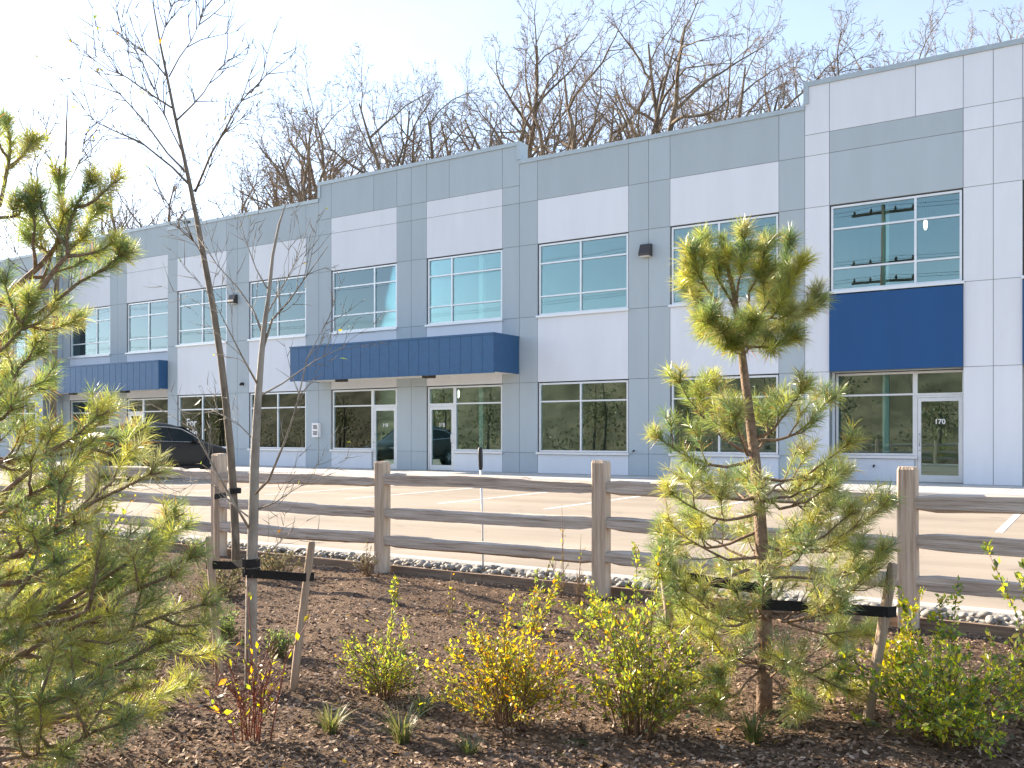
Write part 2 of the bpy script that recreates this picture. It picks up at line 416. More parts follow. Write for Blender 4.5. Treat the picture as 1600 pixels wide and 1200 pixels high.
# edging timber and river stones
POST_Y = YP(6.88)
tb = thing('edging_timber', 'long brown timber edging board between the mulch and the river stones', 'edging', (-6, YP(6.985), 0))
x = -24.0
while x < 12:
    MB().box(x + 6 + 0.003, x + 6 + 4.797, -0.022, 0.022, -0.05, 0.062 + 0.004 * math.sin(x)).build('board', M['timber'], tb)
    x += 4.8
rs = structure(MB().box(-26, 14, YP(7.008), YP(7.30), -0.05, 0.03).build('river_stone_strip', M['soil']))
def stone_mesh(seed):
    r = random.Random(seed)
    nu, nv = 8, 5
    vs = [(0, 0, -1)]; 
    for j in range(1, nv):
        ph = -math.pi / 2 + math.pi * j / nv
        for i in range(nu):
            th = 2 * math.pi * i / nu
            k = 1 + r.uniform(-0.12, 0.12)
            vs.append((math.cos(th) * math.cos(ph) * k, math.sin(th) * math.cos(ph) * k, math.sin(ph) * k))
    vs.append((0, 0, 1))
    fs = [(0, 1 + (i + 1) % nu, 1 + i) for i in range(nu)]
    for j in range(nv - 2):
        for i in range(nu):
            fs.append((1 + j*nu + i, 1 + j*nu + (i+1) % nu, 1 + (j+1)*nu + (i+1) % nu, 1 + (j+1)*nu + i))
    t = len(vs) - 1
    fs += [(1 + (nv-2)*nu + i, 1 + (nv-2)*nu + (i+1) % nu, t) for i in range(nu)]
    return make_mesh('stone', vs, fs, M['stone'], True)
SM = [stone_mesh(s) for s in range(6)]
spots = []
for layer in range(2):
    x = -13.5
    while x < 3.5:
        for dy in (7.045, 7.11, 7.175, 7.245):
            s = random.uniform(0.020, 0.043)
            if layer == 1 and random.random() < 0.35: continue
            spots.append((x + random.uniform(-.04, .04), YP(dy) + random.uniform(-.02, .02), 0.04 + layer * 0.036 + random.uniform(0, .014), s))
        x += 0.088
spots.sort(key=lambda s: abs(s[0] + 4.2) + (2.5 if s[2] < 0.065 else 0))
rest = MB()
for i, (x, y, z, s) in enumerate(spots):
    sc = Vector((s * random.uniform(1, 1.5), s * random.uniform(.8, 1.05), s * random.uniform(.5, .75)))
    ro = (random.uniform(-.3, .3), random.uniform(-.3, .3), random.uniform(0, 6.28))
    if i < 300:
        o = obj('stone', SM[i % 6], rs, (x, y, z)); o.scale = sc; o.rotation_euler = ro
    else:
        me = SM[i % 6]
        mt = Matrix.LocRotScale(Vector((x, y, z)), __import__('mathutils').Euler(ro), sc)
        rest.poly([mt @ v.co for v in me.vertices], [tuple(p.vertices) for p in me.polygons])
o = rest.build('stones', M['stone'], rs, True); o['kind'] = 'stuff'

# ------------------------------------------------------------------ the building
bld = thing('commercial_building', 'long two storey grey and white panelled commercial building with blue canopies', 'building')
CUBE = {}
def cube(mat):
    if mat not in CUBE:
        CUBE[mat] = make_mesh('panel', *[MB().box(-.5, .5, -.5, .5, -.5, .5).V, MB().box(-.5, .5, -.5, .5, -.5, .5).F], M[mat])
    return CUBE[mat]
def cbox(name, mat, x0, x1, y0, y1, z0, z1, parent=bld):
    o = obj(name, cube(mat), parent, ((x0+x1)/2, (y0+y1)/2, (z0+z1)/2))
    o.scale = (x1 - x0, y1 - y0, z1 - z0)
    return o
core = MB()
GAP = 0.007
def panel(mat, x0, x1, z0, z1, Y=0.0, proud=0.0):
    """one facade panel with open joints round it, on a recessed core"""
    cbox('wall_panel', mat, x0 + GAP, x1 - GAP, Y - proud, Y + 0.05, z0 + GAP + ZS, z1 - GAP + ZS)
    core.box(x0, x1, Y + 0.014, Y + 0.30, z0 + ZS, z1 + ZS)
L6, L5, L4, L3, L2, L1, LO, HI = 0.64, 2.85, 4.91, 7.19, 8.56, 9.12, 9.92, 10.52

def text_mesh(s, size, mat):
    cu = bpy.data.curves.new('lettering', 'FONT'); cu.body = s; cu.size = size; cu.align_x = 'CENTER'; cu.extrude = 0.001; cu.offset = 0.004
    t = bpy.data.objects.new('lettering', cu)
    me = bpy.data.meshes.new_from_object(t)
    bpy.data.objects.remove(t)
    me.materials.clear(); me.materials.append(mat)
    return me
def window(x0, x1, z0, z1, Y, cols, rows, sill=True):
    """aluminium window: frame mesh, one pane object for each light; cols / rows are inner mullion positions 0..1"""
    fw, y0, y1 = 0.055, Y + 0.045, Y + 0.15
    xs = [x0] + [x0 + c * (x1 - x0) for c in cols] + [x1]; zs = [z0] + list(rows) + [z1]
    m = MB()
    m.box(x0, x0 + fw, y0, y1, z0, z1); m.box(x1 - fw, x1, y0, y1, z0, z1)
    m.box(x0 + fw, x1 - fw, y0, y1, z1 - fw, z1); m.box(x0 + fw, x1 - fw, y0, y1, z0, z0 + fw)
    for c in xs[1:-1]: m.box(c - fw * .5, c + fw * .5, y0 + .003, y1 - .003, z0 + fw, z1 - fw)
    for r in rows:
        for i in range(len(xs) - 1):
            a = xs[i] + (fw if i == 0 else fw * .5); b = xs[i+1] - (fw if i == len(xs) - 2 else fw * .5)
            m.box(a, b, y0 + .006, y1 - .006, r - fw * .42, r + fw * .42)
    w = m.build('window', M['frame'], bld)
    for i in range(len(xs) - 1):
        for j in range(len(zs) - 1):
            cbox('pane', 'glass', xs[i] + .02, xs[i+1] - .02, Y + 0.092, Y + 0.098, zs[j] + .02, zs[j+1] - .02, w)
    if sill:
        cbox('sill', 'frame', x0 - 0.06, x1 + 0.06, Y - 0.07, Y + 0.06, z0 - 0.075, z0 - 0.006, w)
    return w
def door(x0, x1, Y, number, handle_right):
    z0, z1 = ZS + 0.012, ZS + 2.20
    fw, y0, y1 = 0.05, Y + 0.04, Y + 0.155
    m = MB().box(x0, x0 + fw, y0, y1, z0, z1).box(x1 - fw, x1, y0, y1, z0, z1).box(x0 + fw, x1 - fw, y0, y1, z1 - fw, z1)
    d = m.build('door', M['frame'], bld)
    a, b = x0 + fw + .005, x1 - fw - .005
    m = MB().box(a, a + .085, y0 + .012, y1 - .03, z0, z1 - fw - .006).box(b - .085, b, y0 + .012, y1 - .03, z0, z1 - fw - .006)
    m.box(a + .085, b - .085, y0 + .012, y1 - .03, z1 - fw - .10, z1 - fw - .006).box(a + .085, b - .085, y0 + .012, y1 - .03, z0, z0 + .17)
    m.build('door_leaf', M['frame'], d)
    cbox('pane', 'glass', a + .07, b - .07, Y + .088, Y + .094, z0 + .15, z1 - fw - .08, d)
    hx = b - .05 if handle_right else a + .05
    MB().tube([(hx, y0 + .012, z0 + .92), (hx, y0 - .055, z0 + .92), (hx, y0 - .06, z0 + 1.0), (hx, y0 - .06, z0 + 1.14), (hx, y0 - .055, z0 + 1.22), (hx, y0 + .012, z0 + 1.22)], .013, 8).build('handle', M['steel'], d, True)
    MB().tube([(hx, y0 + .012, z0 + .80), (hx, y0 - .006, z0 + .80)], .022, 10).build('lock', M['steel'], d, True)
    if number:
        t = obj('number', text_mesh(number, 0.17, M['decal']), d, ((x0 + x1) / 2, Y + 0.084, z0 + 1.47)); t.rotation_euler = (R(90), 0, 0)
    return d
ROWS_UP = (ZS + 5.53, ZS + 6.56)
def bay(x0, x1, Y, lower, mull, high, topjoint=None, number=None, style='std'):
    z = lambda v: ZS + v
    window(x0 + .03, x1 - .03, z(L4 + .03), z(L3 - .03), Y, (mull,), ROWS_UP)
    if style == 'std':
        panel('white', x0, x1, L5, L4 - .02, Y)
        if high:
            panel('white', x0, x1, L3, L2, Y); panel('white', x0, x1, L2, L1, Y); zt = L1; top = HI
        else:
            panel('white', x0, x1, L3, L2, Y); zt = L2; top = LO
        xs = [x0, x1] if topjoint is None else [x0, x0 + topjoint * (x1 - x0), x1]
        for a, b in zip(xs[:-1], xs[1:]): panel('grey', a, b, zt, top - .1, Y)
        Yd = Y
    else:                                   # white block: blue spandrel, grey head, entry set back
        panel('grey', x0, x1, L3, L2, Y); panel('grey', x0, x1, L2, L1, Y)
        xm = x0 + topjoint * (x1 - x0)
        panel('white', x0, xm, L1, HI - .1, Y); panel('white', xm, x1, L1, HI - .1, Y)
        panel('blue', x0, x1, L5, L4 - .07, Y, 0.06)
        Yd = Y + 0.55
        cbox('soffit', 'soffit', x0, x1, Y + 0.301, Yd + 0.3, z(L5), z(L5) + .12)
        cbox('reveal', 'white', x0 - .25, x0, Y + 0.301, Yd + 0.3, z(0), z(L5) - .004); cbox('reveal', 'white', x1, x1 + .25, Y + 0.301, Yd + 0.3, z(0), z(L5) - .004)
    h0, h1 = z(L6 + .03), z(L5 - .03)
    if lower == 'win2':
        window(x0 + .03, x1 - .03, h0, h1, Yd, (mull,), (z(2.24),))
        panel('white', x0, x1, 0.0, L6 - .05, Yd)
    else:
        left_door = lower == 'door_win'
        dw = 1.12 if style == 'std' else 1.14
        if left_door:
            dx0, dx1, wx0, wx1 = x0 + .03, x0 + .03 + dw, x0 + .03 + dw + .002, x1 - .03
        else:
            dx0, dx1, wx0, wx1 = x1 - .03 - dw, x1 - .03, x0 + .03, x1 - .03 - dw - .002
        door(dx0, dx1, Yd, number, left_door)
        window(dx0, dx1, z(2.204), h1, Yd, (), (), False)
        window(wx0, wx1, h0, h1, Yd, (), (z(2.24),))
        panel('white', wx0 - (0 if left_door else .03), wx1 + (.03 if left_door else 0), 0.0, L6 - .05, Yd)
    # white-painted steel column just inside the glass, as seen through it
    fx = x0 + (0.36 if lower != 'door_win' else 0.62) * (x1 - x0)
    if lower != 'win2':
        cbox('column', 'column', fx, fx + .16, Yd + 0.36, Yd + 0.52, ZS, z(9.3))
def pil(pxs, Y, high, mat='grey', xs=None, levels=None, top=None):
    xs = xs or [FX(p, Y) for p in pxs]
    lv = levels or ([0, L6, L5, L4, L3, L2, L1] if high else [0, L6, L5, L4, L3, L2])
    tp = top or (HI if high else LO)
    lv = lv + [tp - .1]
    for a, b in zip(xs[:-1], xs[1:]):
        for c, d in zip(lv[:-1], lv[1:]): panel(mat, a, b, c, d, Y)
def cap(x0, x1, Y, top, ends=(0, 0)):
    """metal parapet cap, turned down at a step"""
    z = ZS + top
    m = MB().box(x0 - .03, x1 + .03, Y - .035, Y + 0.46, z - .125, z)
    if ends[0]: m.box(x0 - .03, x0 + .10, Y - .03, Y + 0.455, z - ends[0], z - .125)
    if ends[1]: m.box(x1 - .10, x1 + .03, Y - .03, Y + 0.455, z - ends[1], z - .125)
    m.build('parapet_cap', M['cap'], bld)

AY = 1.0
# far-left block, forward again
zx1 = FX(67)
zw = [(FX(20), FX(55)), (-59.0, -54.6), (-67.0, -62.6)]
pil((55, 67), 0, False)
bay(zw[0][0], zw[0][1], 0, 'win2', .5, False)
bay(zw[1][0], zw[1][1], 0, 'win2', .5, False); bay(zw[2][0], zw[2][1], 0, 'win2', .5, False)
pil(None, 0, False, xs=[zw[1][1], (zw[1][1] + zw[0][0]) / 2, zw[0][0]]); pil(None, 0, False, xs=[zw[2][1], (zw[2][1] + zw[1][0]) / 2, zw[1][0]])
cap(zw[2][0], zx1, 0, LO)
cbox('return_wall', 'grey', zx1 - .25, zx1 - .003, 0.052, AY + .3, ZS, ZS + LO - .13)
# recessed entry block with the far canopy
xA1 = FX(262)
a_l = FX(87, AY)
pil((87, 98, 109), AY, True)
bay(FX(109, AY), FX(172, AY), AY, 'win_door', .66, True, .66, None)
pil((172, 184, 198), AY, True)
bay(FX(198, AY), xA1 - .02, AY, 'door_win', .36, True, .33, None)
panel('grey', zx1 + .002, a_l, 0, HI - .1, AY)
cap(zx1, xA1 + .35, AY, HI, (0, .6))
# second block
pil((262, 277), 0, False)
bay(FX(277), FX(354), 0, 'win2', .5, False)
pil((354, 371, 389), 0, False)
bay(FX(389), FX(478), 0, 'win2', .5, False)
xB = FX(498)
pil((478, 498), 0, False)
cap(xA1 + .03, xB - .03, 0, LO)
cbox('return_wall', 'grey', xA1 + .003, xA1 + .25, 0.052, AY + .3, ZS, ZS + LO - .13)
# entry block with the near canopy
pil((498, 517.5), 0, True)
bay(FX(517.5), FX(620), 0, 'win_door', .66, True, .66, '160')
pil((620, 642.5, 666.5), 0, True)
bay(FX(666.5), FX(785), 0, 'door_win', .33, True, .31, '165')
xM = FX(811.5)
pil((785, 811.5), 0, True)
cap(xB, xM, 0, HI, (.58, .58))
# middle block
pil((811.5, 840), 0, False)
bay(FX(840), FX(982), 0, 'win2', .48, False)
pil((982, 1013.5, 1047), 0, False)
bay(FX(1047), FX(1217), 0, 'win2', .46, False)
xR = FX(1257.5)
pil((1217, 1257.5), 0, False)
cap(xM + .03, xR - .03, 0, LO)
# white block
lvR = [0, L5, L4, L3, L2, L1]
pil((1257.5, 1296), 0, True, 'white', levels=lvR)
bay(FX(1296), FX(1505), 0, 'win_door', .66, True, .66, '170', 'white')
pil((1505, 1552, 1598), 0, True, 'white', levels=lvR)
wR = FX(1505) - FX(1296)
x2 = FX(1598)
bay(x2, x2 + wR, 0, 'door_win', .34, True, .34, None, 'white')
xe = x2 + wR + 1.2
pil(None, 0, True, 'white', xs=[x2 + wR, xe], levels=lvR)
cap(xR, xe, 0, HI, (.58, 0))
core.build('wall_core', M['joint'], bld)
# shell and interior
xw = zw[2][0]
DEEP = 16.0
cbox('end_wall', 'grey', xw - .3, xw - .003, 0, DEEP, ZS, ZS + LO - .13); cbox('end_wall', 'white', xe + .003, xe + .3, 0, DEEP, ZS, ZS + HI - .13)
cbox('back_wall', 'grey', xw, xe, DEEP, DEEP + .3, ZS, ZS + LO - .1)
cbox('roof', 'roofing', xw + .01, xe - .01, AY + .31, DEEP - .01, ZS + 9.25, ZS + 9.45); 
for a, b in ((xw, zx1 - .26), (xA1 + .26, xe - .01)): cbox('roof', 'roofing', a + .01, b, .305, AY + .3, ZS + 9.25, ZS + 9.45)
cbox('interior_floor', 'inner_floor', xw + .01, xe - .01, .32, DEEP - .01, ZS - .03, ZS + .008)
cbox('upper_floor', 'inner_wall', xw + .01, xe - .01, AY + .35, DEEP - .01, ZS + 3.7, ZS + 4.1)
for a, b in ((xw, zx1 - .26), (xA1 + .26, xR - .1)): cbox('upper_floor', 'inner_wall', a + .01, b, .32, AY + .345, ZS + 3.7, ZS + 4.1)
cbox('interior_wall', 'inner_wall', xw + .02, xe - .02, 8.0, 8.2, ZS + .01, ZS + 9.24)
for xx in (zx1, xA1 + .1, xB, xM, xR):
    cbox('party_wall', 'inner_wall', xx - .1, xx + .1, AY + .36, 7.99, ZS + .01, ZS + 3.69); cbox('party_wall', 'inner_wall', xx - .1, xx + .1, AY + .36, 7.99, ZS + 4.11, ZS + 9.24)

def canopy(x0, x1, Yw, lab):
    d, z0, z1 = 1.43, ZS + 3.13, ZS + 4.33
    c = MB().box(x0 + .01, x1 - .01, Yw - d + .03, Yw - .002, z0 + .02, z1 - .02).build('canopy', M['soffit'], bld)
    c['label'] = lab
    n = int(round((x1 - x0) / 0.42)); w = (x1 - x0) / n
    for i in range(n):                      # standing-seam fascia sheets
        a = x0 + i * w
        MB().prism([(Yw - d, z0), (Yw - d + .028, z0), (Yw - d + .028, z1 - .06), (Yw - d, z1 - .06)], a + .003, a + w - .012).box(a + w - .010, a + w + .001, Yw - d - .005, Yw - d + .02, z0, z1 - .06).build('fascia_sheet', M['bluemetal'], c)
    MB().box(x1 - .01, x1 + .018, Yw - d, Yw - .004, z0, z1 - .06).build('end_sheet', M['bluemetal'], c)
    MB().box(x0 - .018, x0 + .01, Yw - d, Yw - .004, z0, z1 - .06).build('end_sheet', M['bluemetal'], c)
    MB().box(x0 - .03, x1 + .03, Yw - d - .025, Yw - .003, z1 - .06, z1).build('coping', M['bluemetal'], c)
    MB().box(x0 - .02, x1 + .02, Yw - d - .015, Yw - d + .05, z0 - .03, z0 - .001).build('drip_edge', M['bluemetal'], c)
    for f in (.24, .68):
        xx = x0 + f * (x1 - x0)
        l = MB().box(xx - .2, xx + .2, Yw - d + .28, Yw - d + .5, z0 - .09, z0 + .015).build('downlight', M['bronze'], c)
canopy(xB + .03, xM - .03, 0, 'near blue canopy over two glass doors')
canopy(zx1 + .4, xA1 - .03, AY, 'far blue canopy partly behind the pine')

def wall_pack(px, py, Y):
    x = FX(px, Y); t = (px - 800) / F; zc = (D + Y) / (CS + t * SN); z = HC - (py - YH) / F * zc
    l = MB().prism([(Y, z - .17), (Y, z + .18), (Y - .12, z + .18), (Y - .24, z - .10), (Y - .24, z - .17)], x - .17, x + .17).build('wall_light', M['bronze'], bld)
    MB().prism([(Y - .03, z - .19), (Y - .03, z - .171), (Y - .22, z - .171), (Y - .22, z - .19)], x - .14, x + .14).build('lens', M['lens'], l)
wall_pack(1011, 392, 0); wall_pack(367, 468, 0)
def at_wall(px, py, Y=0.0):
    t = (px - 800) / F; zc = (D + Y) / (CS + t * SN)
    return FX(px, Y), HC - (py - YH) / F * zc
x, z = at_wall(380, 600)
MB().tube([(x, 0, z), (x, -.10, z)], .06, 12).tube([(x, -.10, z - .01), (x, -.15, z - .03), (x, -.17, z - .04)], [.055, .045, .02], 12).build('security_camera', M['black'], bld, True)
x, z = at_wall(496, 672)
bx = MB().box(x - .16, x + .16, -.13, 0, z - .26, z + .26).build('electrical_box', M['decal'], bld)
bx['label'] = 'small white box with two dark printed notices'
for dz in (.11, -.11):
    for r in range(4): MB().box(x - .11 + (.03 if r % 2 else 0), x + .11, -.134, -.131, z + dz + .06 - r * .04 - .013, z + dz + .06 - r * .04 + .013).build('print_line', M['dark_ink'], bx)
for px, py in ((1366, 727), (991, 704)):
    x, z = at_wall(px, py, 0.0 if px < 1300 else .55)
    yy = 0.0 if px < 1300 else .55
    MB().tube([(x, yy, z), (x, yy - .07, z), (x, yy - .09, z - .05)], .022, 8).build('hose_tap', M['bronze'], bld, True)
# lit lamps seen through the glass
M['bulb'] = bpy.data.materials.new('lit_bulb'); M['bulb'].use_nodes = True
_b = M['bulb'].node_tree.nodes['Principled BSDF']; _b.inputs['Base Color'].default_value = (.9, .85, .7, 1); _b.inputs['Emission Color'].default_value = (1, .88, .65, 1); _b.inputs['Emission Strength'].default_value = 3.0
def pendant(px, py, Y, ztop, watt, lab):
    x, z = at_wall(px, py, Y)
    t = thing('pendant_lamp', lab, 'lamp', (x, Y, z), 0, 'lit lamps inside the building')
    MB().tube([(0, 0, .12), (0, 0, ztop - z)], .012, 6).build('cord', M['black'], t)
    MB().tube([(0, 0, -.16), (0, 0, -.10), (0, 0, .02), (0, 0, .10), (0, 0, .13)], [.02, .045, .055, .035, .02], 12).build('bulb', M['bulb'], t, True)
pendant(572, 629, 2.6, ZS + 3.69, 45, 'lit pendant lamp behind the glass left of the first door under the near canopy')
pendant(716, 615, 2.9, ZS + 3.69, 45, 'lit pendant lamp behind the glass right of the second door under the near canopy')
pendant(1446, 350, 3.0, ZS + 9.24, 9, 'lit ceiling lamp behind the upper window of the white block')
# vinyl lettering on the second block's ground floor window
wx = FX(277) + .03
for s, zz in (('For', 1.55), ('Sale', 1.15)):
    t = obj('window_lettering', text_mesh(s, 0.46, M['decal']), bld, (FX(296.5), 0.086, ZS + zz)); t.rotation_euler = (R(90), 0, 0)
MB().box(FX(284), FX(303), .1, .104, ZS + .72, ZS + 2.12).build('window_poster', M['dark_ink'], bld)

# ------------------------------------------------------------------ split rail fence
fx = [-1.116 + 2.41 * i for i in range(2, -7, -1)]
fence = thing('split_rail_fence', 'weathered split rail cedar fence with three rails between mulch bed and parking lot', 'fence', (-5.9, POST_Y, 0))
rf = random.Random(3)
for x in fx:
    w = .063 + rf.uniform(-.004, .006); h = 1.115 + rf.uniform(-.02, .03); r = rf.uniform(-.12, .12)
    m = MB(); pts = []
    prof = [(-w, -w + .012), (-w + .012, -w), (w - .012, -w), (w, -w + .012), (w, w - .012), (w - .012, w), (-w + .012, w), (-w, w - .012)]
    zs = [-.15, .3, .7, h - .02, h]
    vs = []
    for k, zz in enumerate(zs):
        s = 1.0 if k < 4 else .86
        lean = rf.uniform(-.004, .004)
        vs += [((px * math.cos(r) - py * math.sin(r)) * s + lean, (px * math.sin(r) + py * math.cos(r)) * s, zz + (rf.uniform(-.004, .004) if k == 4 else 0)) for px, py in prof]
    n8 = 8
    fs = [(k*n8+i, k*n8+(i+1) % n8, (k+1)*n8+(i+1) % n8, (k+1)*n8+i) for k in range(len(zs)-1) for i in range(n8)] + [tuple((len(zs)-1)*n8 + i for i in range(n8))]
    m.poly(vs, fs).build('post', M['post'], fence, False, (x + 5.9, 0, 0))
def rail(x0, x1, z0, z1, yoff, rr):
    """hand-split rail: irregular five-sided section that wanders and steps along its length"""
    n, k = 26, 7
    a0 = [(-.048, -.050), (-.004, -.062), (.046, -.050), (.054, .005), (.052, .050), (.0, .057), (-.053, .046)]
    a0 = [(y * rr.uniform(.9, 1.12), z * rr.uniform(.9, 1.12)) for y, z in a0]
    ph = [rr.uniform(0, 6.28) for _ in range(k * 2)]; vs = []
    notch = rr.uniform(.2, .8); nd = rr.uniform(.006, .018)
    sag = rr.uniform(-.004, .012)
    for i in range(n):
        t = i / (n - 1); x = x0 + (x1 - x0) * t
        end = min(1, .62 + 5 * min(t, 1 - t))
        zc = z0 + (z1 - z0) * t - sag * math.sin(math.pi * t) + .003 * math.sin(9 * t + ph[0])
        for j, (y, z) in enumerate(a0):
            q = 1 + .045 * math.sin(5 * t + ph[j]) + .025 * math.sin(19 * t + ph[k + j])
            st = -nd if (t > notch and j in (5, 6)) else 0
            vs.append((x, yoff + y * q * (.75 + .25 * end), zc + z * q * end + st + rr.uniform(-.0025, .0025)))
    fs = [(i*k+j, i*k+(j+1) % k, (i+1)*k+(j+1) % k, (i+1)*k+j) for i in range(n-1) for j in range(k)]
    fs += [tuple(reversed(range(k))), tuple((n-1)*k + j for j in range(k))]
    MB().poly(vs, fs).build('rail', M['rail'], fence)
for i in range(len(fx) - 1):
    a, b = fx[i + 1] + 5.9, fx[i] + 5.9
    for z in (.905, .605, .325):
        rail(a - .01, b + .02, z + rf.uniform(-.022, .022), z + rf.uniform(-.022, .022), rf.uniform(-.012, .012), rf)

# ------------------------------------------------------------------ marker rod by the kerb
p = G(804, 889)
mk = thing('marker_rod', 'thin white marker rod with a black grip top beside the fence', 'marker', (p.x, YP(7.22), 0))
MB().tube([(0, 0, .02), (-.01, 0, .6), (-.03, 0, 1.06)], .011, 8).build('rod', M['marker'], mk, True)
MB().tube([(-.028, 0, 1.02), (-.029, 0, 1.05), (-.033, 0, 1.16), (-.035, 0, 1.225), (-.035, 0, 1.24)], [.014, .021, .024, .022, .012], 10).build('grip', M['black'], mk, True)

# ------------------------------------------------------------------ parked car
def build_car(loc, rz):
    c = thing('parked_car', 'dark grey sport utility car parked nose in towards the building', 'car', loc, rz)
    # stations along the length (nose at +x): x, halfwidth at sill / belt / roof, z bottom, sill, belt, shoulder of roof, roof
    L = [(-2.28, .70, .74, .56, .52, .62, .95, 1.05, 1.08), (-2.20, .80, .84, .60, .36, .50, 1.00, 1.22, 1.26), (-1.95, .88, .90, .60, .30, .45, 1.06, 1.47, 1.53),
         (-1.50, .92, .925, .60, .28, .42, 1.07, 1.56, 1.63), (-.80, .92, .92, .62, .26, .40, 1.05, 1.60, 1.675), (-.10, .92, .91, .63, .26, .40, 1.02, 1.60, 1.675),
         (.45, .92, .91, .62, .26, .40, 1.00, 1.50, 1.575), (.90, .92, .91, .62, .26, .40, .99, 1.27, 1.33), (1.25, .92, .90, .66, .27, .41, .985, 1.07, 1.10),
         (1.60, .91, .88, .60, .28, .42, .95, 1.00, 1.03), (2.00, .88, .83, .54, .30, .44, .86, .93, .955), (2.22, .80, .75, .48, .36, .50, .74, .82, .85), (2.32, .66, .62, .42, .46, .56, .66, .70, .72)]
    vs = []; K = 12
    for x, ws, wb, wr, zb, zs, zt, zr, zz in L:
        half = [(ws * .86, zb), (ws, zs), (wb * 1.02, (zs + zt) * .52), (wb, zt), (wr, zr), (wr * .62, zz)]
        vs += [(x, -y, z) for y, z in half] + [(x, y, z) for y, z in reversed(half)]
    fs = [(i*K+j, (i+1)*K+j, (i+1)*K+(j+1) % K, i*K+(j+1) % K) for i in range(len(L)-1) for j in range(K)]
    fs += [tuple(range(K)), tuple(reversed([(len(L)-1)*K + j for j in range(K)]))]
    b = MB().poly(vs, fs).build('body', M['paintcar'], c, True)
    sd = b.modifiers.new('sub', 'SUBSURF'); sd.levels = sd.render_levels = 2
    for s in (-1, 1):
        def side(xz, name, mat, out=.012):
            pts = []
            for x, z in xz:
                f = min(max((z - 1.02) / (1.58 - 1.02), 0), 1)
                pts.append((x, s * (.90 + (.635 - .90) * f + out - .01 + .018 * math.sin(math.pi * f)), z))
            n = len(pts); vv = pts + [(x, y - s * .03, z) for x, y, z in pts]
            ff = [tuple(range(n)), tuple(reversed(range(n, 2*n)))] + [(i, (i+1) % n, n + (i+1) % n, n + i) for i in range(n)]
            return MB().poly(vv, ff).build(name, mat, c)
        side([(-1.78, 1.17), (-1.15, 1.12), (-1.15, 1.45), (-1.45, 1.43), (-1.68, 1.29)], 'side_window', M['carglass'])
        side([(-1.10, 1.12), (-.18, 1.08), (-.24, 1.49), (-.75, 1.50), (-1.10, 1.46)], 'side_window', M['carglass'])
        side([(-.12, 1.08), (.88, 1.06), (.62, 1.27), (.28, 1.44), (-.17, 1.49)], 'side_window', M['carglass'])
        tr = [(-1.84, 1.165), (-1.70, 1.31), (-1.45, 1.455), (-.75, 1.525), (-.2, 1.515), (.30, 1.46), (.66, 1.28), (.95, 1.05), (-1.84, 1.14)]
        P3 = []
        for x, z in tr:
            f = min(max((z - 1.02) / .56, 0), 1); P3.append((x, s * (.90 - .265 * f + .012 + .018 * math.sin(math.pi * f)), z))
        MB().tube(P3 + [P3[0]], .017, 6).build('window_trim', M['chrome'], c, True)
        for hx in (-.95, .10):
            MB().box(hx - .11, hx + .11, s * .925 - .014, s * .925 + .014, .915, .945).build('door_handle', M['paintcar'], c)
        MB().tube([(.62, s * .90, 1.07), (.60, s * 1.0, 1.10), (.57, s * 1.10, 1.12)], [.05, .085, .05], 10).build('mirror', M['black'], c, True)
        MB().prism([(s * .60, .70), (s * .80, .74), (s * .83, .82), (s * .62, .80)], 1.98, 2.20).build('headlight', M['headlamp'], c)
        MB().prism([(s * .50, .98), (s * .82, .96), (s * .83, 1.08), (s * .50, 1.08)], -2.245, -2.10).build('taillight', M['taillamp'], c)
        for wx in (-1.38, 1.36):
            prof = [(-.12, .20), (-.125, .30), (-.10, .345), (.10, .345), (.125, .30), (.12, .20)]
            vs = []; n = 28
            for k in range(n):
                a = 2 * math.pi * k / n
                vs += [(math.cos(a) * r, y, math.sin(a) * r) for y, r in prof]
            m6 = len(prof)
            fs = [(k*m6+j, k*m6+(j+1) % m6, ((k+1) % n)*m6+(j+1) % m6, ((k+1) % n)*m6+j) for k in range(n) for j in range(m6)]
            w = obj('wheel', make_mesh('wheel', vs, fs, M['rubber'], True), c, (wx, s * .82, .345))
            m = MB()
            for k in range(5):
                a = 2 * math.pi * k / 5
                for da in (-.16, .16): m.tube([(0, s * .09, 0), (math.cos(a + da) * .21, s * .105, math.sin(a + da) * .21)], [.035, .02], 5)
            ring = [(math.cos(2*math.pi*k/20) * .205, s * .10, math.sin(2*math.pi*k/20) * .205) for k in range(21)]
            m.tube(ring, .018, 6).tube([(0, s * .06, 0), (0, s * .115, 0)], .05, 10)
            m.build('rim', M['steel'], w, True)
            arch = [(wx + math.cos(t) * .40, s * .925, .345 + math.sin(t) * .40) for t in np.linspace(-.25, math.pi + .25, 14)]
            MB().tube(arch, .03, 6).build('wheel_arch', M['black'], c, True)
            MB().tube([(wx, s * .70, .36), (wx, s * .922, .36)], .375, 22).build('wheel_well', M['black'], c, False)
            w.location.y = s * .86
        MB().box(-1.0, .98, s * .90 - .03, s * .90 + .02, .27, .36).build('sill_trim', M['black'], c)
    MB().box(2.20, 2.30, -.5, .5, .52, .70).build('grille', M['black'], c)
    MB().poly([(.42, -.60, 1.555), (.42, .60, 1.555), (1.22, .68, 1.10), (1.22, -.68, 1.10), (.40, -.60, 1.53), (.40, .60, 1.53), (1.20, .68, 1.075), (1.20, -.68, 1.075)],
              [(0,3,2,1), (4,5,6,7), (0,1,5,4), (1,2,6,5), (2,3,7,6), (3,0,4,7)]).build('windscreen', M['carglass'], c)
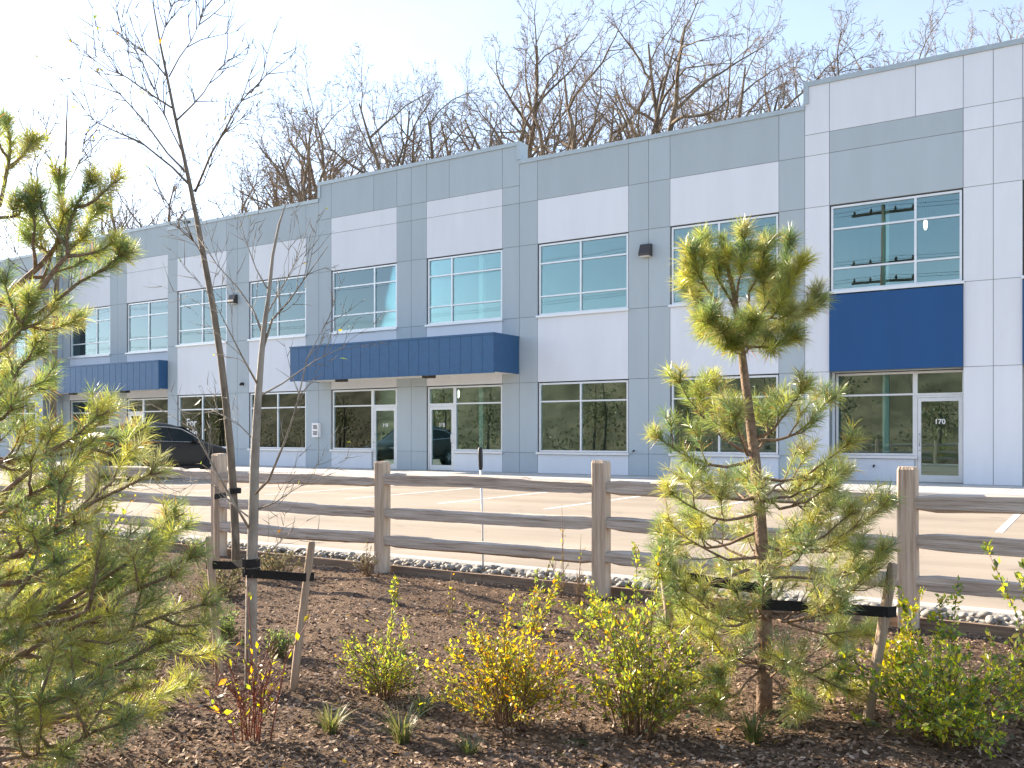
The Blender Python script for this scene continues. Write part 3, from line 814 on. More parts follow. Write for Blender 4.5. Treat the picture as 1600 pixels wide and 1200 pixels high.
    MB().poly([(-2.02, -.54, 1.50), (-2.02, .54, 1.50), (-2.235, .56, 1.12), (-2.235, -.56, 1.12), (-1.98, -.54, 1.50), (-1.98, .54, 1.50), (-2.19, .56, 1.12), (-2.19, -.56, 1.12)],
              [(0,1,2,3), (7,6,5,4), (0,4,5,1), (1,5,6,2), (2,6,7,3), (3,7,4,0)]).build('rear_window', M['carglass'], c)
    return c
build_car((-25.0, YP(18.25), 0.002), R(90)).scale = (1.0, 1.0, 1.05)

# ------------------------------------------------------------------ branching wood
def grow(mbs, start, d, length, rad, level, spec, r, leaves=None, rmin=.0022):
    """recursive branch; spec[level] = (segments, wander, lift, children, (child length lo, hi), child angle, from-fraction)"""
    seg, wander, lift, kids, (cl0, cl1), ang, f0 = spec[level]
    pts = [Vector(start)]; d = Vector(d).normalized(); dirs = [d.copy()]
    for i in range(seg):
        d = (d + Vector((r.gauss(0, 1), r.gauss(0, 1), r.gauss(0, 1))) * wander + Vector((0, 0, lift))).normalized()
        pts.append(pts[-1] + d * (length / seg)); dirs.append(d.copy())
    rads = [rad * (1 - .86 * i / seg) for i in range(seg + 1)]
    if level == len(spec) - 1: rads = [rad * (1 - .8 * i / seg) for i in range(seg + 1)]
    mbs[min(level, len(mbs) - 1)].tube(pts, rads, 8 if rad > .05 else (5 if rad > .012 else 3), cap=False)
    if leaves is not None and level >= len(spec) - 2: leaves.append((pts[-1], dirs[-1]))
    if level + 1 < len(spec):
        for k in range(kids):
            f = f0 + (1 - f0) * (k + r.random()) / kids
            i = min(int(f * seg), seg - 1); t = f * seg - i
            p = pts[i].lerp(pts[i + 1], t)
            dd = dirs[i]
            u = dd.orthogonal().normalized(); u.rotate(Matrix.Rotation(r.uniform(0, 6.283), 3, dd))
            a = ang * r.uniform(.7, 1.25)
            nd = dd * math.cos(a) + u * math.sin(a)
            ll = length * r.uniform(cl0, cl1) * (1.12 - .55 * f)
            grow(mbs, p, nd, ll, max(rads[i] * (r.uniform(.5, .72) if rmin > .01 and level < 2 else r.uniform(.36, .56)), rmin), level + 1, spec, r, leaves, rmin)

def far_tree_meshes(seed):
    r = random.Random(seed); a, b = MB(), MB()
    H = 24.0
    lead = r.choice((2, 3, 3))
    sp = [(9, .13, .05, 8, (.36, .62), .80, .25), (8, .20, .07, 6, (.36, .62), .80, .18), (6, .19, .06, 5, (.34, .58), .8, .15),
          (4, .18, .06, 4, (.36, .62), .72, .12), (2, .15, .05, 0, (.4, .6), .7, .1)]
    a.tube([(0, 0, -.3), (0.05, 0, 3), (.1, .05, 6.5)], [.42, .36, .31], 9, False)
    for k in range(lead):
        an = 6.28 * k / lead + r.random()
        tilt = r.uniform(.12, .42)
        grow([a, a, b], (.1, .05, 6.2), (math.cos(an) * tilt, math.sin(an) * tilt, 1), (H - 6.5) * r.uniform(.78, 1.0), .36, 0, sp, r, None, .014)
    return make_mesh('trunk', a.V, a.F, M['bark_far'], True), make_mesh('crown', b.V, b.F, M['twig_far'], False)
FT = [far_tree_meshes(s) for s in (11, 22, 33, 44)]
# photo column, row of the top, depth
far = [(152, 300, 66), (205, 285, 60), (240, 255, 64), (300, 275, 70), (335, 235, 60), (395, 230, 66), (440, 180, 60), (500, 170, 68), (548, 120, 58), (585, 105, 66), (640, 110, 60), (690, 160, 70), (728, 95, 62),
       (800, 60, 68), (848, 35, 56), (905, 25, 62), (945, 10, 56), (1005, 55, 68), (1085, 40, 66), (1150, 12, 56), (1205, 60, 64), (1290, 45, 68), (1360, 35, 62), (1440, 40, 66), (1520, 20, 60), (1610, 20, 64)]
ORD = ['first', 'second', 'third', 'fourth', 'fifth', 'sixth', 'seventh', 'eighth', 'ninth', 'tenth', 'eleventh', 'twelfth', 'thirteenth']
for i, (px, py, z) in enumerate(far):
    p = P(px, YH, z); h = HC + (YH - py) / F * z
    lab = ('bare winter tree behind the roof, %s counted from the left' % ORD[i]) if i < 13 else ('bare winter tree behind the roof, %s counted from the right' % ORD[len(far) - 1 - i])
    t = thing('bare_tree', lab, 'tree', (p.x, p.y, -.05), random.uniform(0, 6.28), 'bare trees behind the building')
    s = h / 24.5
    t.scale = (s * random.uniform(.85, 1.0), s * random.uniform(.85, 1.0), s)
    k = (i * 3 + i // 4) % 4
    obj('trunk', FT[k][0], t); obj('crown', FT[k][1], t)

# ------------------------------------------------------------------ leaves and needles
def leaf_cloud(pts, dirs, size, palette, probs, spread=1.0, r=rng):
    n = len(pts); Pn = np.asarray(pts, float).reshape(-1, 3); Dn = np.asarray(dirs, float).reshape(-1, 3)
    U = unit(Dn + r.normal(0, .6 * spread, (n, 3)))
    W = unit(np.cross(U, r.normal(0, 1, (n, 3))))
    ln = (size * (.45 + 1.15 * r.random(n) ** 1.5))[:, None]
    C = Pn + U * ln * .5
    cols = np.asarray(palette)[r.choice(len(palette), n, p=probs)] * (.75 + .5 * r.random((n, 1)))
    Nn = np.cross(U, W)
    A = C - U * ln * .5; B = C + W * ln * .27 + Nn * ln * .06 - U * ln * .05; T = C + U * ln * .5; E = C - W * ln * .27 + Nn * ln * .06 - U * ln * .05
    V = np.stack([A, B, T, E], 1).reshape(-1, 3)
    Fc = np.stack([np.array([0, 1, 2]) + 4 * np.arange(n)[:, None], np.array([0, 2, 3]) + 4 * np.arange(n)[:, None]], 1).reshape(-1, 3)
    return V, Fc, np.repeat(cols, 4, axis=0)

class Needles:
    def __init__(s): s.b = []; s.d = []; s.l = []; s.c = []
    def shoot(s, path, f0, per_m, length, tint, r, open_=1.15):
        """needles along a shoot, pointing forward and outward"""
        path = np.array([tuple(p) for p in path]); sg = np.diff(path, axis=0); sl = np.linalg.norm(sg, axis=1); tot = sl.sum()
        n = max(6, int(per_m * tot * (1 - f0)))
        f = (f0 + (1 - f0) * np.sqrt(r.random(n)) if f0 > 0 else r.random(n)) * tot
        cum = np.concatenate([[0], np.cumsum(sl)]); i = np.clip(np.searchsorted(cum, f) - 1, 0, len(sl) - 1)
        t = ((f - cum[i]) / sl[i])[:, None]
        pt = path[i] + sg[i] * t; dr = unit(sg[i])
        rad = unit(np.cross(dr, r.normal(0, 1, (n, 3))))
        ph = (open_ * (.65 + .5 * r.random(n)) * (1.05 - .45 * (f / tot) ** 3))[:, None]
        dd = unit(dr * np.cos(ph) + rad * np.sin(ph) + np.array([0, 0, .08]))
        s.b.append(pt); s.d.append(dd); s.l.append(length * (.7 + .5 * r.random(n)))
        tn = np.asarray(tint) * (.8 + .4 * r.random((n, 1)))
        br = r.random(n) < .03 + .22 * (1 - f / tot) ** 2
        tn[br] = np.array([.34, .18, .06]) * (.7 + .6 * r.random((br.sum(), 1)))
        s.c.append(tn)
    def mesh(s, name, width, mat, r):
        b = np.concatenate(s.b); d = np.concatenate(s.d); l = np.concatenate(s.l)[:, None]; c = np.concatenate(s.c)
        n = len(b); w = unit(np.cross(d, r.normal(0, 1, (n, 3)))) * width
        bend = np.array([0, 0, -.06]) * l
        mid = b + d * l * .55
        V = np.stack([b - w * .4, b + w * .4, mid + w * .5, b + d * l + bend, mid - w * .5], 1).reshape(-1, 3)
        k = 5 * np.arange(n)[:, None]
        Fc = np.concatenate([np.array([[0, 1, 2]]) + k, np.array([[0, 2, 4]]) + k, np.array([[4, 2, 3]]) + k], 0)
        return make_mesh(name, V, Fc, mat, False, np.repeat(c, 5, axis=0))
TINTS = [(.34, .375, .10), (.25, .31, .10), (.43, .43, .10), (.17, .24, .095), (.38, .38, .16)]
def curve_pts(a, b, n, sag, r, jit=.012):
    a, b = Vector(a), Vector(b); L = (b - a).length; out = []
    for i in range(n + 1):
        t = i / n
        p = a.lerp(b, t) + Vector((0, 0, -sag * L * math.sin(math.pi * t)))
        if 0 < i < n: p += Vector((r.gauss(0, jit), r.gauss(0, jit), r.gauss(0, jit))) * L * 1.5
        out.append(p)
    return out
def pine_branch(wood, nd, pts, rad, r, nr, level=0, per_m=1300, nl=.062, bare=.35, tips=4, side=3, scale=1.0):
    """a limb with whorled side shoots and a tufted tip"""
    n = len(pts); L = sum((pts[i+1] - pts[i]).length for i in range(n - 1))
    wood.tube(pts, [rad * (1 - .65 * i / (n - 1)) for i in range(n)], 6 if rad > .006 else 4)
    tint = TINTS[r.randrange(5)]
    nd.shoot(pts, bare, per_m, nl, tint, nr)
    if level < 2:
        for k in range(side):
            f = r.uniform(.38, .88); i = min(int(f * (n - 1)), n - 2); p = pts[i].lerp(pts[i+1], f * (n - 1) - i)
            t = (pts[i+1] - pts[i]).normalized()
            u = t.orthogonal().normalized(); u.rotate(Matrix.Rotation(r.uniform(0, 6.28), 3, t))
            d = (t * .7 + u * .75 + Vector((0, 0, .32))).normalized()
            ll = L * r.uniform(.28, .5) * (1.15 - .5 * f) * scale
            q = curve_pts(p, p + d * ll, 4, .10, r)
            pine_branch(wood, nd, q, rad * .55, r, nr, level + 1, per_m, nl, .12, 2, 1 if level == 0 else 0, scale)
        t = (pts[-1] - pts[-2]).normalized()
        for k in range(tips if level == 0 else 2):
            u = t.orthogonal().normalized(); u.rotate(Matrix.Rotation(6.28 * k / max(tips, 1) + r.uniform(-.5, .5), 3, t))
            d = (t * .85 + u * .6 + Vector((0, 0, .35))).normalized()
            q = curve_pts(pts[-1], pts[-1] + d * r.uniform(.07, .14) * scale, 3, .05, r)
            wood.tube(q, [rad * .35, rad * .3, rad * .25, rad * .15], 4)
            nd.shoot(q, 0, per_m * 1.25, nl, TINTS[r.randrange(5)], nr)

# ---- young pine on the right, staked
def right_pine():
    r = random.Random(5); nr = np.random.default_rng(5)
    zb = 4.45
    base = P(1194, 1118, zb)
    t = thing('young_pine_tree', 'young staked pine tree with a tufted top in front of the white block', 'pine tree', (base.x, base.y, 0))
    off = Vector((base.x, base.y, 0))
    A = lambda px, py, dz=0.0: P(px, py, zb + dz) - off
    trunk = [A(1194, 1125), A(1195, 1060), A(1195, 985), A(1193, 900), A(1187, 800), A(1180, 720), A(1170, 640), A(1160, 560), A(1153, 500), A(1146, 455), A(1134, 405), A(1129, 372)]
    wood = MB(); nd = Needles()
    tr = MB().tube(trunk, [.040, .037, .036, .033, .029, .026, .023, .020, .017, .012, .009, .006], 10)
    tr.build('trunk', M['bark_pine'], t, True)
    nd.shoot(trunk[7:], .12, 1500, .065, TINTS[0], nr)
    # crown of rising shoots
    for (a, b, dz, s) in (((1155, 515), (1083, 402), -.06, .12), ((1152, 505), (1076, 452), .10, .14), ((1152, 490), (1104, 385), .05, .08), ((1150, 480), (1160, 372), -.14, .05), ((1153, 500), (1196, 388), -.05, .12),
                          ((1154, 505), (1212, 442), .14, .16), ((1158, 525), (1232, 385), .02, .20), ((1158, 525), (1250, 418), -.12, .16), ((1160, 530), (1272, 468), .05, .12), ((1160, 540), (1238, 530), -.10, .10),
                          ((1160, 535), (1112, 500), -.22, .10), ((1160, 540), (1178, 505), -.26, .1), ((1160, 545), (1108, 520), .16, .1), ((1160, 548), (1190, 520), .22, .1), ((1162, 550), (1136, 540), -.12, .1)):
        pts = curve_pts(A(*a), A(*b, dz), 6, s, r)
        pine_branch(wood, nd, pts, .008, r, nr, 0, 1700, .078, .14, 3, 3, .55)
    # specified arms
    for (a, b, dz, s) in (((1178, 705), (1046, 590), -.10, .14), ((1178, 700), (1108, 600), .15, .12), ((1180, 715), (1012, 684), .05, .16), ((1178, 690), (1308, 622), .10, .14), ((1177, 690), (1262, 602), -.12, .12), ((1177, 710), (1216, 640), .2, .1), ((1176, 710), (1146, 650), -.22, .1),
                          ((1182, 745), (1342, 692), -.12, .18), ((1184, 780), (1330, 742), .2, .18), ((1188, 850), (1400, 792), .05, .2), ((1188, 860), (1345, 800), -.25, .16), ((1186, 800), (1032, 770), -.2, .16), ((1187, 830), (1020, 835), .18, .14),
                          ((1190, 880), (1012, 905), -.15, .12), ((1190, 890), (1395, 872), -.1, .15), ((1192, 930), (1030, 985), .1, .1), ((1193, 950), (1378, 985), .15, .1), ((1194, 1000), (1050, 1080), -.2, .06), ((1194, 1010), (1340, 1085), -.12, .06), ((1194, 1040), (1110, 1105), -.3, .05), ((1194, 1040), (1260, 1100), -.35, .05)):
        b = (a[0] + (b[0] - a[0]) * .88, a[1] + (b[1] - a[1]) * .92); pts = curve_pts(A(*a), A(*b, dz), 7, s, r)
        pine_branch(wood, nd, pts, .0095, r, nr, 0, 900, .072, .46, 4, 3, .70)
    # the rest of the whorls, all round
    for h, n, ln in ((1.1, 3, .32), (.98, 5, .42), (.74, 6, .50), (.52, 7, .52), (.30, 8, .50), (.16, 7, .46)):
        for k in range(n):
            an = 6.28 * k / n + r.uniform(-.4, .4)
            # trunk point at height h
            i = min(range(len(trunk) - 1), key=lambda q: abs(trunk[q].z - h)); p = trunk[i].lerp(trunk[i+1], .3)
            l = ln * r.uniform(.7, 1.1)
            e = p + Vector((math.cos(an) * l, math.sin(an) * l, l * r.uniform(.15, .55)))
            e.z = max(e.z, .1)
            pine_branch(wood, nd, curve_pts(p, e, 6, .14, r), .0085, r, nr, 0, 640, .066, .52, 3, 2, .75)
    wood.build('branches', M['bark_pine'], t, True)
    obj('needles', nd.mesh('needles', .0020, M['needle'], nr), t)
right_pine()

# ---- big pine at the left edge, close to the eye
def left_pine():
    r = random.Random(9); nr = np.random.default_rng(9)
    zb = 3.5
    base = P(-190, 1180, zb)
    t = thing('wide_pine_tree', 'large bushy pine with long limbs reaching in at the left edge', 'pine tree', (base.x, base.y, 0))
    off = Vector((base.x, base.y, 0))
    A = lambda px, py, dz=0.0: P(px, py, zb + dz) - off
    trunk = [A(-190, 1235), A(-185, 1050), A(-175, 850), A(-165, 650), A(-150, 450), A(-140, 280), A(-135, 130)]
    MB().tube(trunk, [.075, .066, .056, .046, .036, .024, .010], 12).build('trunk', M['bark_pine'], t, True)
    wood = MB(); nd = Needles()
    nd.shoot(trunk[4:], .2, 900, .06, TINTS[1], nr)
    def limb(pxs, dz0, dz1, rad, side=4, tips=5, per_m=950, bare=.45, scale=.8, nl=.064):
        n = len(pxs); pts = [A(x, y, dz0 + (dz1 - dz0) * i / (n - 1)) for i, (x, y) in enumerate(pxs)]
        # refine
        out = []
        for a, b in zip(pts[:-1], pts[1:]):
            out += [a, a.lerp(b, .5) + Vector((r.gauss(0, .008), r.gauss(0, .008), r.gauss(0, .008)))]
        out.append(pts[-1])
        pine_branch(wood, nd, out, rad, r, nr, 0, per_m, nl, bare, tips, side, scale)
    # upper limbs against the sky
    limb([(-170, 620), (-60, 520), (40, 435), (88, 385), (100, 330), (92, 282)], 0, .05, .016, 3, 4, 1300, .66, .5)
    limb([(-165, 640), (-20, 560), (72, 440), (106, 398), (112, 340), (140, 288)], 0, -.1, .014, 3, 4, 1400, .64, .5)
    limb([(72, 440), (106, 398), (128, 370), (152, 330)], .0, .08, .008, 3, 3, 1400, .3, .45)
    limb([(60, 450), (80, 400), (62, 368), (55, 352)], .05, .1, .007, 2, 3, 1300, .3, .45)
    limb([(-150, 480), (-60, 380), (0, 320), (14, 250), (10, 196)], 0, .0, .013, 3, 3, 1500, .62, .45)
    limb([(-60, 400), (0, 340), (30, 335), (42, 325)], 0, -.05, .008, 2, 3, 1300, .45, .45)
    limb([(-150, 640), (-30, 540), (60, 490), (125, 440), (185, 402)], 0, .0, .013, 2, 4, 1400, .72, .45)
    limb([(-170, 700), (-60, 600), (10, 540), (45, 480)], 0, -.1, .012, 4, 4, 1300, .5, .6)
    limb([(-170, 720), (-50, 650), (20, 600), (52, 555)], 0, .1, .012, 4, 4, 1300, .5, .6)
    # middle and lower limbs filling the left side
    ends = [((18, 640), -.2), ((65, 690), .1), ((60, 610), .3), ((120, 655), .05), ((185, 652), -.05), ((165, 720), .25), ((110, 760), -.25), ((268, 742), -.1), ((205, 800), .2), ((150, 820), -.3), ((300, 812), .15),
            ((262, 862), -.15), ((330, 872), .1), ((362, 905), .0), ((230, 900), .35), ((120, 880), -.4), ((60, 850), .0), ((350, 945), -.1), ((300, 960), .3), ((200, 960), -.35), ((90, 960), .2), ((282, 1005), -.15), ((160, 1030), .15),
            ((35, 1020), -.5), ((240, 1075), .1), ((135, 1088), -.45), ((60, 1110), -.2), ((225, 1130), -.4), ((300, 1140), -.3), ((130, 1180), -.3), ((20, 760), .2), ((10, 900), .1), ((240, 680), .3), ((90, 1040), .2), ((330, 1000), .35), ((180, 870), .0), ((300, 900), -.3), ((40, 960), -.3), ((100, 620), -.3), ((200, 1110), .2), ((320, 1075), .2), ((150, 940), .4)]
    for li, ((ex, ey), dz) in enumerate(ends):
        if li % 5 == 3: continue
        ex -= 34 if ex > 100 else 0
        h0 = min(max(ey + 40 + r.uniform(-40, 120), 600), 1150)
        x0 = -182 + (1235 - h0) * .04
        mx, my = (x0 + ex) * .5, (h0 + ey) * .5 + r.uniform(10, 55)
        qx, qy = x0 * .22 + ex * .78, h0 * .22 + ey * .78 + r.uniform(5, 30)
        limb([(x0, h0), (mx, my), (qx, qy), (ex, ey)], 0, dz, .014, 4, 4, 720, .72, .58, .072)
    for k in range(26):                     # limbs away from the view, round the trunk
        h = r.uniform(.3, 2.6); an = r.uniform(1.9, 5.0); l = (.95 - .22 * h) * r.uniform(.8, 1.1)
        p = Vector((trunk[0].x + .04 * h, trunk[0].y, h))
        e = p + Vector((math.cos(an) * l, math.sin(an) * l, l * r.uniform(.2, .5)))
        pine_branch(wood, nd, curve_pts(p, e, 6, .14, r), .012, r, nr, 0, 600, .06, .5, 3, 3, .8)
    wood.build('branches', M['bark_pine'], t, True)
    obj('needles', nd.mesh('needles', .0018, M['needle'], nr), t)
left_pine()

# ------------------------------------------------------------------ young deciduous trees, stakes and ties
YEL = [(.30, .24, .03), (.20, .22, .03), (.12, .17, .03), (.30, .15, .03)]
def small_tree(name, label, base, zb, stem, rads, limbs, bark, nleaf, seed, twig_len=.5, tw=5, upl=.05):
    r = random.Random(seed); nr = np.random.default_rng(seed)
    b0 = P(*base, zb); t = thing(name, label, 'tree', (b0.x, b0.y, 0)); off = Vector((b0.x, b0.y, 0))
    A = lambda q: P(q[0], q[1], zb + (q[2] if len(q) > 2 else 0)) - off
    pts = [A(q) for q in stem]
    MB().tube(pts, rads, 10).build('trunk', M[bark], t, True)
    w = MB(); lv = []
    sp = [(5, .09, upl, tw, (.35, .65), .62, .2), (4, .12, upl, 3, (.3, .6), .65, .25), (3, .12, upl, 0, (.3, .5), .6, .3)]
    for q, rad in limbs:
        pp = [A(v) for v in q]; n = len(pp)
        rad *= .72; w.tube(pp, [rad * (1 - .78 * i / (n - 1)) for i in range(n)], 6)
        for k in range(tw + 3):
            f = r.uniform(.25, 1.0) * (n - 1); i = min(int(f), n - 2); p = pp[i].lerp(pp[i+1], f - i); dd = (pp[i+1] - pp[i]).normalized()
            u = dd.orthogonal().normalized(); u.rotate(Matrix.Rotation(r.uniform(0, 6.28), 3, dd))
            grow([w], p, dd * .8 + u * .55 + Vector((0, 0, .1)), twig_len * r.uniform(.35, 1.1), max(rad * .36, .0007 * zb if zb > 7 else 0), 1, sp, r, lv, (.0006 if zb > 7 else .0005) * zb)
    w.build('crown', M[bark], t, True)
    if nleaf:
        pk = [lv[r.randrange(len(lv))] for _ in range(nleaf)]
        V, Fc, c = leaf_cloud([p for p, d in pk], [(d.x, d.y, d.z - .8) for p, d in pk], .035, YEL, [.3, .35, .2, .15], 1.0, nr)
        obj('leaves', make_mesh('leaves', V, Fc, M['leaf'], False, c), t)
    return t
z2 = 8.55
small_tree('young_tree', 'tall slender leafless young tree with brown trunk tied near the fence', (369, 905), z2,
    [(369, 912), (368, 840), (364, 760), (360, 700), (352, 620), (345, 560), (333, 480), (319, 405), (308, 345), (297, 290), (284, 230), (272, 175), (262, 125), (250, 67), (240, 10), (236, -30)],
    [.040, .038, .036, .035, .033, .031, .029, .026, .023, .020, .016, .014, .012, .009, .006, .003],
    [([(297, 290), (270, 262), (220, 222), (180, 205), (148, 190), (122, 160)], .016), ([(290, 268), (262, 240, .3), (222, 185, .4), (190, 150, .5), (165, 125, .5), (138, 102, .5)], .015),
     ([(305, 300), (330, 240, -.2), (350, 205, -.3), (372, 165, -.4), (392, 140, -.4), (410, 132, -.4)], .016), ([(276, 188), (300, 165), (318, 145, .2), (338, 112, .3), (358, 92, .3)], .013),
     ([(268, 168), (232, 145, -.3), (200, 122, -.3), (175, 108, -.4), (142, 82, -.4)], .013), ([(262, 122), (240, 95), (218, 75), (195, 60), (175, 40)], .011), ([(264, 120), (280, 90), (298, 65), (310, 40), (318, 15)], .010),
     ([(250, 67), (262, 30), (270, -5)], .008), ([(300, 300), (318, 285, .4), (345, 215, .6), (352, 180, .6)], .011), ([(286, 240), (266, 200, -.5), (250, 160, -.6), (228, 110, -.6)], .010), ([(318, 400), (300, 372, -.2), (280, 355, -.3), (265, 320, -.3)], .007)],
    'bark_brown', 70, 21, .62, 6)
z1 = 4.88
small_tree('young_tree', 'pale grey leafless young tree tied between two stakes in the mulch', (392, 1078), z1,
    [(392, 1085), (392, 1000), (393, 900), (396, 800), (398, 720), (402, 640), (408, 560), (413, 510), (420, 460), (426, 400), (436, 350), (447, 318)],
    [.033, .031, .029, .027, .024, .020, .016, .013, .011, .008, .006, .003],
    [([(408, 555), (425, 500), (452, 470, -.1), (480, 430, -.15), (512, 385, -.2)], .010), ([(410, 520), (396, 485, .1), (372, 450, .2), (340, 415, .2), (310, 372, .3)], .009), ([(395, 775), (420, 750, -.1), (445, 690, -.2), (462, 640, -.25), (480, 560, -.3), (512, 500, -.3)], .012),
     ([(393, 800), (430, 785), (460, 765), (484, 752)], .007), ([(392, 830), (368, 790, -.1), (340, 740, -.15), (312, 690, -.15), (296, 655, -.2)], .010), ([(394, 812), (372, 795, .2), (345, 770, .3), (318, 745, .3), (280, 770, .3)], .007),
     ([(403, 620), (440, 600, .1), (490, 565, .2), (540, 540, .2)], .008), ([(402, 600), (380, 560, -.2), (352, 505, -.25), (330, 460, -.3)], .008), ([(412, 500), (440, 450, .2), (462, 410, .2), (486, 340, .2)], .007), ([(400, 690), (370, 660, .2), (330, 640, .3)], .006), ([(392, 880), (420, 865, -.1), (440, 845, -.15)], .004), ([(420, 455), (400, 420), (382, 370), (372, 330)], .006)],
    'bark_grey', 16, 31, .36, 5)
small_tree('young_tree', 'thin dark leafless sapling rising behind the big pine at far left', (82, 790), 11.5,
    [(82, 850), (82, 740), (83, 640), (85, 540), (88, 450), (93, 380), (98, 310), (103, 240), (104, 190), (106, 150)],
    [.044, .042, .040, .036, .031, .026, .020, .014, .009, .005],
    [([(88, 450), (70, 400), (55, 330), (46, 250), (42, 180)], .013), ([(98, 310), (84, 270), (75, 225), (72, 190)], .010), ([(99, 300), (116, 270), (128, 240), (134, 200)], .010), ([(93, 385), (72, 350), (58, 280), (50, 200)], .011), ([(90, 430), (115, 390), (140, 340), (155, 270)], .011), ([(86, 500), (60, 455), (30, 400), (10, 380)], .011), ([(85, 520), (110, 450), (125, 420), (150, 390)], .010), ([(84, 560), (50, 520), (20, 470)], .010)],
    'bark_brown', 40, 41, .7, 5)

def stake(label, a, b, z, rad=.022, dz=0.0):
    """round planting stake from foot a to top b (photo points at depth z)"""
    f = P(*a, z); t = P(*b, z + dz); f.z = min(f.z, 0.0)
    o = MB()
    d = t - f; m = d.length
    pts = [Vector((0, 0, -.05))] + [d * k for k in (.25, .5, .75, .985, 1.0)]
    o.tube(pts, [rad, rad * 1.02, rad, rad * .98, rad * .97, rad * .8], 12)
    s = o.build('wooden_stake', M['stake'], None, True, f)
    tag(s, label, 'stake', 'planting stakes')
    return f, t
def tie(label, pts, w=.045, th=.006):
    """flat woven strap through world points, a band standing on edge"""
    pts = [Vector(p) for p in pts]; c = pts[0].copy(); vs = []; n = len(pts)
    for i, p in enumerate(pts):
        t = (pts[min(i+1, n-1)] - pts[max(i-1, 0)]).normalized(); s = t.cross(Vector((0, 0, 1))).normalized() * th * .5
        for e, h in ((s, -w/2), (s, w/2), (-s, w/2), (-s, -w/2)): vs.append(p - c + e + Vector((0, 0, h)))
    fs = [(i*4+j, i*4+(j+1) % 4, (i+1)*4+(j+1) % 4, (i+1)*4+j) for i in range(n-1) for j in range(4)] + [(3, 2, 1, 0), tuple((n-1)*4 + j for j in range(4))]
    o = MB().poly(vs, fs).build('tree_tie', M['strap'], None, False, c)
    return tag(o, label, 'tree tie', 'black straps holding the young trees')
def ring(c, rad, n=10, a0=0): return [Vector((c.x + rad * math.cos(a0 + 6.283 * k / n), c.y + rad * math.sin(a0 + 6.283 * k / n), c.z)) for k in range(n + 1)]
def toward(a, b, s): return a.lerp(b, s)
# grey young tree
stake('wooden stake left of the pale grey young tree, half behind pine needles', (345, 1078), (326, 838), 4.95, .022)
stake('leaning wooden stake right of the pale grey young tree', (456, 1090), (487, 846), 4.82, .021)
tr1 = P(393, 895, z1); sR = P(481, 901, 4.82); sL = P(331, 888, 4.95)
tie('black strap from the pale grey young tree to its right stake', [sR + Vector((.026, .02, 0)), sR + Vector((.0, -.028, 0)), sR.lerp(tr1, .5) + Vector((0, 0, -.004)), tr1 + Vector((.0, -.044, .002))] + ring(tr1 + Vector((0, 0, .002)), .044, 10, -1.57)[1:])
tr1b = tr1 + Vector((0, 0, .055))
tie('black strap from the pale grey young tree to its left stake', [sL + Vector((-.02, -.02, .02)), sL.lerp(tr1b, .5), tr1b + Vector((-.02, -.042, 0))] + ring(tr1b, .044, 10, -2.0)[1:])
# brown tree by the fence
stake('grey wooden stake in front of the fence post by the tall brown young tree', (339, 876), (338, 758), 8.75, .026)
tr2 = P(367, 770, z2); s2 = P(339, 776, 8.75)
tie('black strap round the tall brown young tree beside the fence post', [s2 + Vector((0, -.03, 0)), s2.lerp(tr2, .5), tr2 + Vector((0, -.055, .02))] + ring(tr2 + Vector((0, 0, .02)), .055, 10, -1.57)[1:], .05)
# pine
stake('wooden stake left of the young pine tree', (1062, 1100), (1030, 838), 4.6, .022)
stake('leaning wooden stake right of the young pine tree', (1352, 1140), (1396, 880), 4.30, .025)
tp = P(1192, 942, 4.45); sR = P(1389, 955, 4.30); sL = P(1036, 900, 4.6)
tie('black strap from the young pine to its right stake', [sR + Vector((.03, .01, 0)), sR + Vector((0, -.03, 0)), sR.lerp(tp, .35) + Vector((0, 0, -.004)), sR.lerp(tp, .7) + Vector((0, -.02, -.002)), tp + Vector((.02, -.042, 0))] + ring(tp, .042, 10, -1.2)[1:], .05)
tq = tp + Vector((0, 0, .075))
tie('black strap from the young pine to its left stake', [sL + Vector((-.025, .0, .02)), sL + Vector((0, -.03, .02)), sL.lerp(tq, .5) + Vector((0, 0, .0)), tq + Vector((-.02, -.042, 0))] + ring(tq, .042, 10, -2.0)[1:], .05)

# ------------------------------------------------------------------ shrubs, grasses, weeds
PAL = {'yellow': ([(.40, .33, .03), (.30, .30, .035), (.20, .24, .035), (.42, .22, .03), (.12, .17, .03)], [.3, .28, .22, .08, .12]),
       'lime': ([(.33, .34, .06), (.22, .27, .055), (.13, .18, .045), (.42, .35, .06), (.40, .21, .04)], [.28, .32, .24, .12, .04]),
       'green': ([(.16, .23, .05), (.25, .32, .055), (.10, .16, .045), (.50, .44, .05), (.40, .40, .05)], [.24, .26, .12, .18, .20]),
       'orange': ([(.43, .29, .05), (.42, .36, .06), (.27, .29, .055), (.40, .18, .04), (.15, .19, .045)], [.22, .3, .26, .08, .14]),
       'dull': ([(.10, .09, .05), (.13, .13, .06), (.07, .08, .04), (.18, .12, .06)], [.3, .3, .25, .15]),
       'conifer': ([(.14, .21, .06), (.20, .26, .07), (.09, .15, .05), (.26, .26, .10)], [.35, .3, .25, .1])}
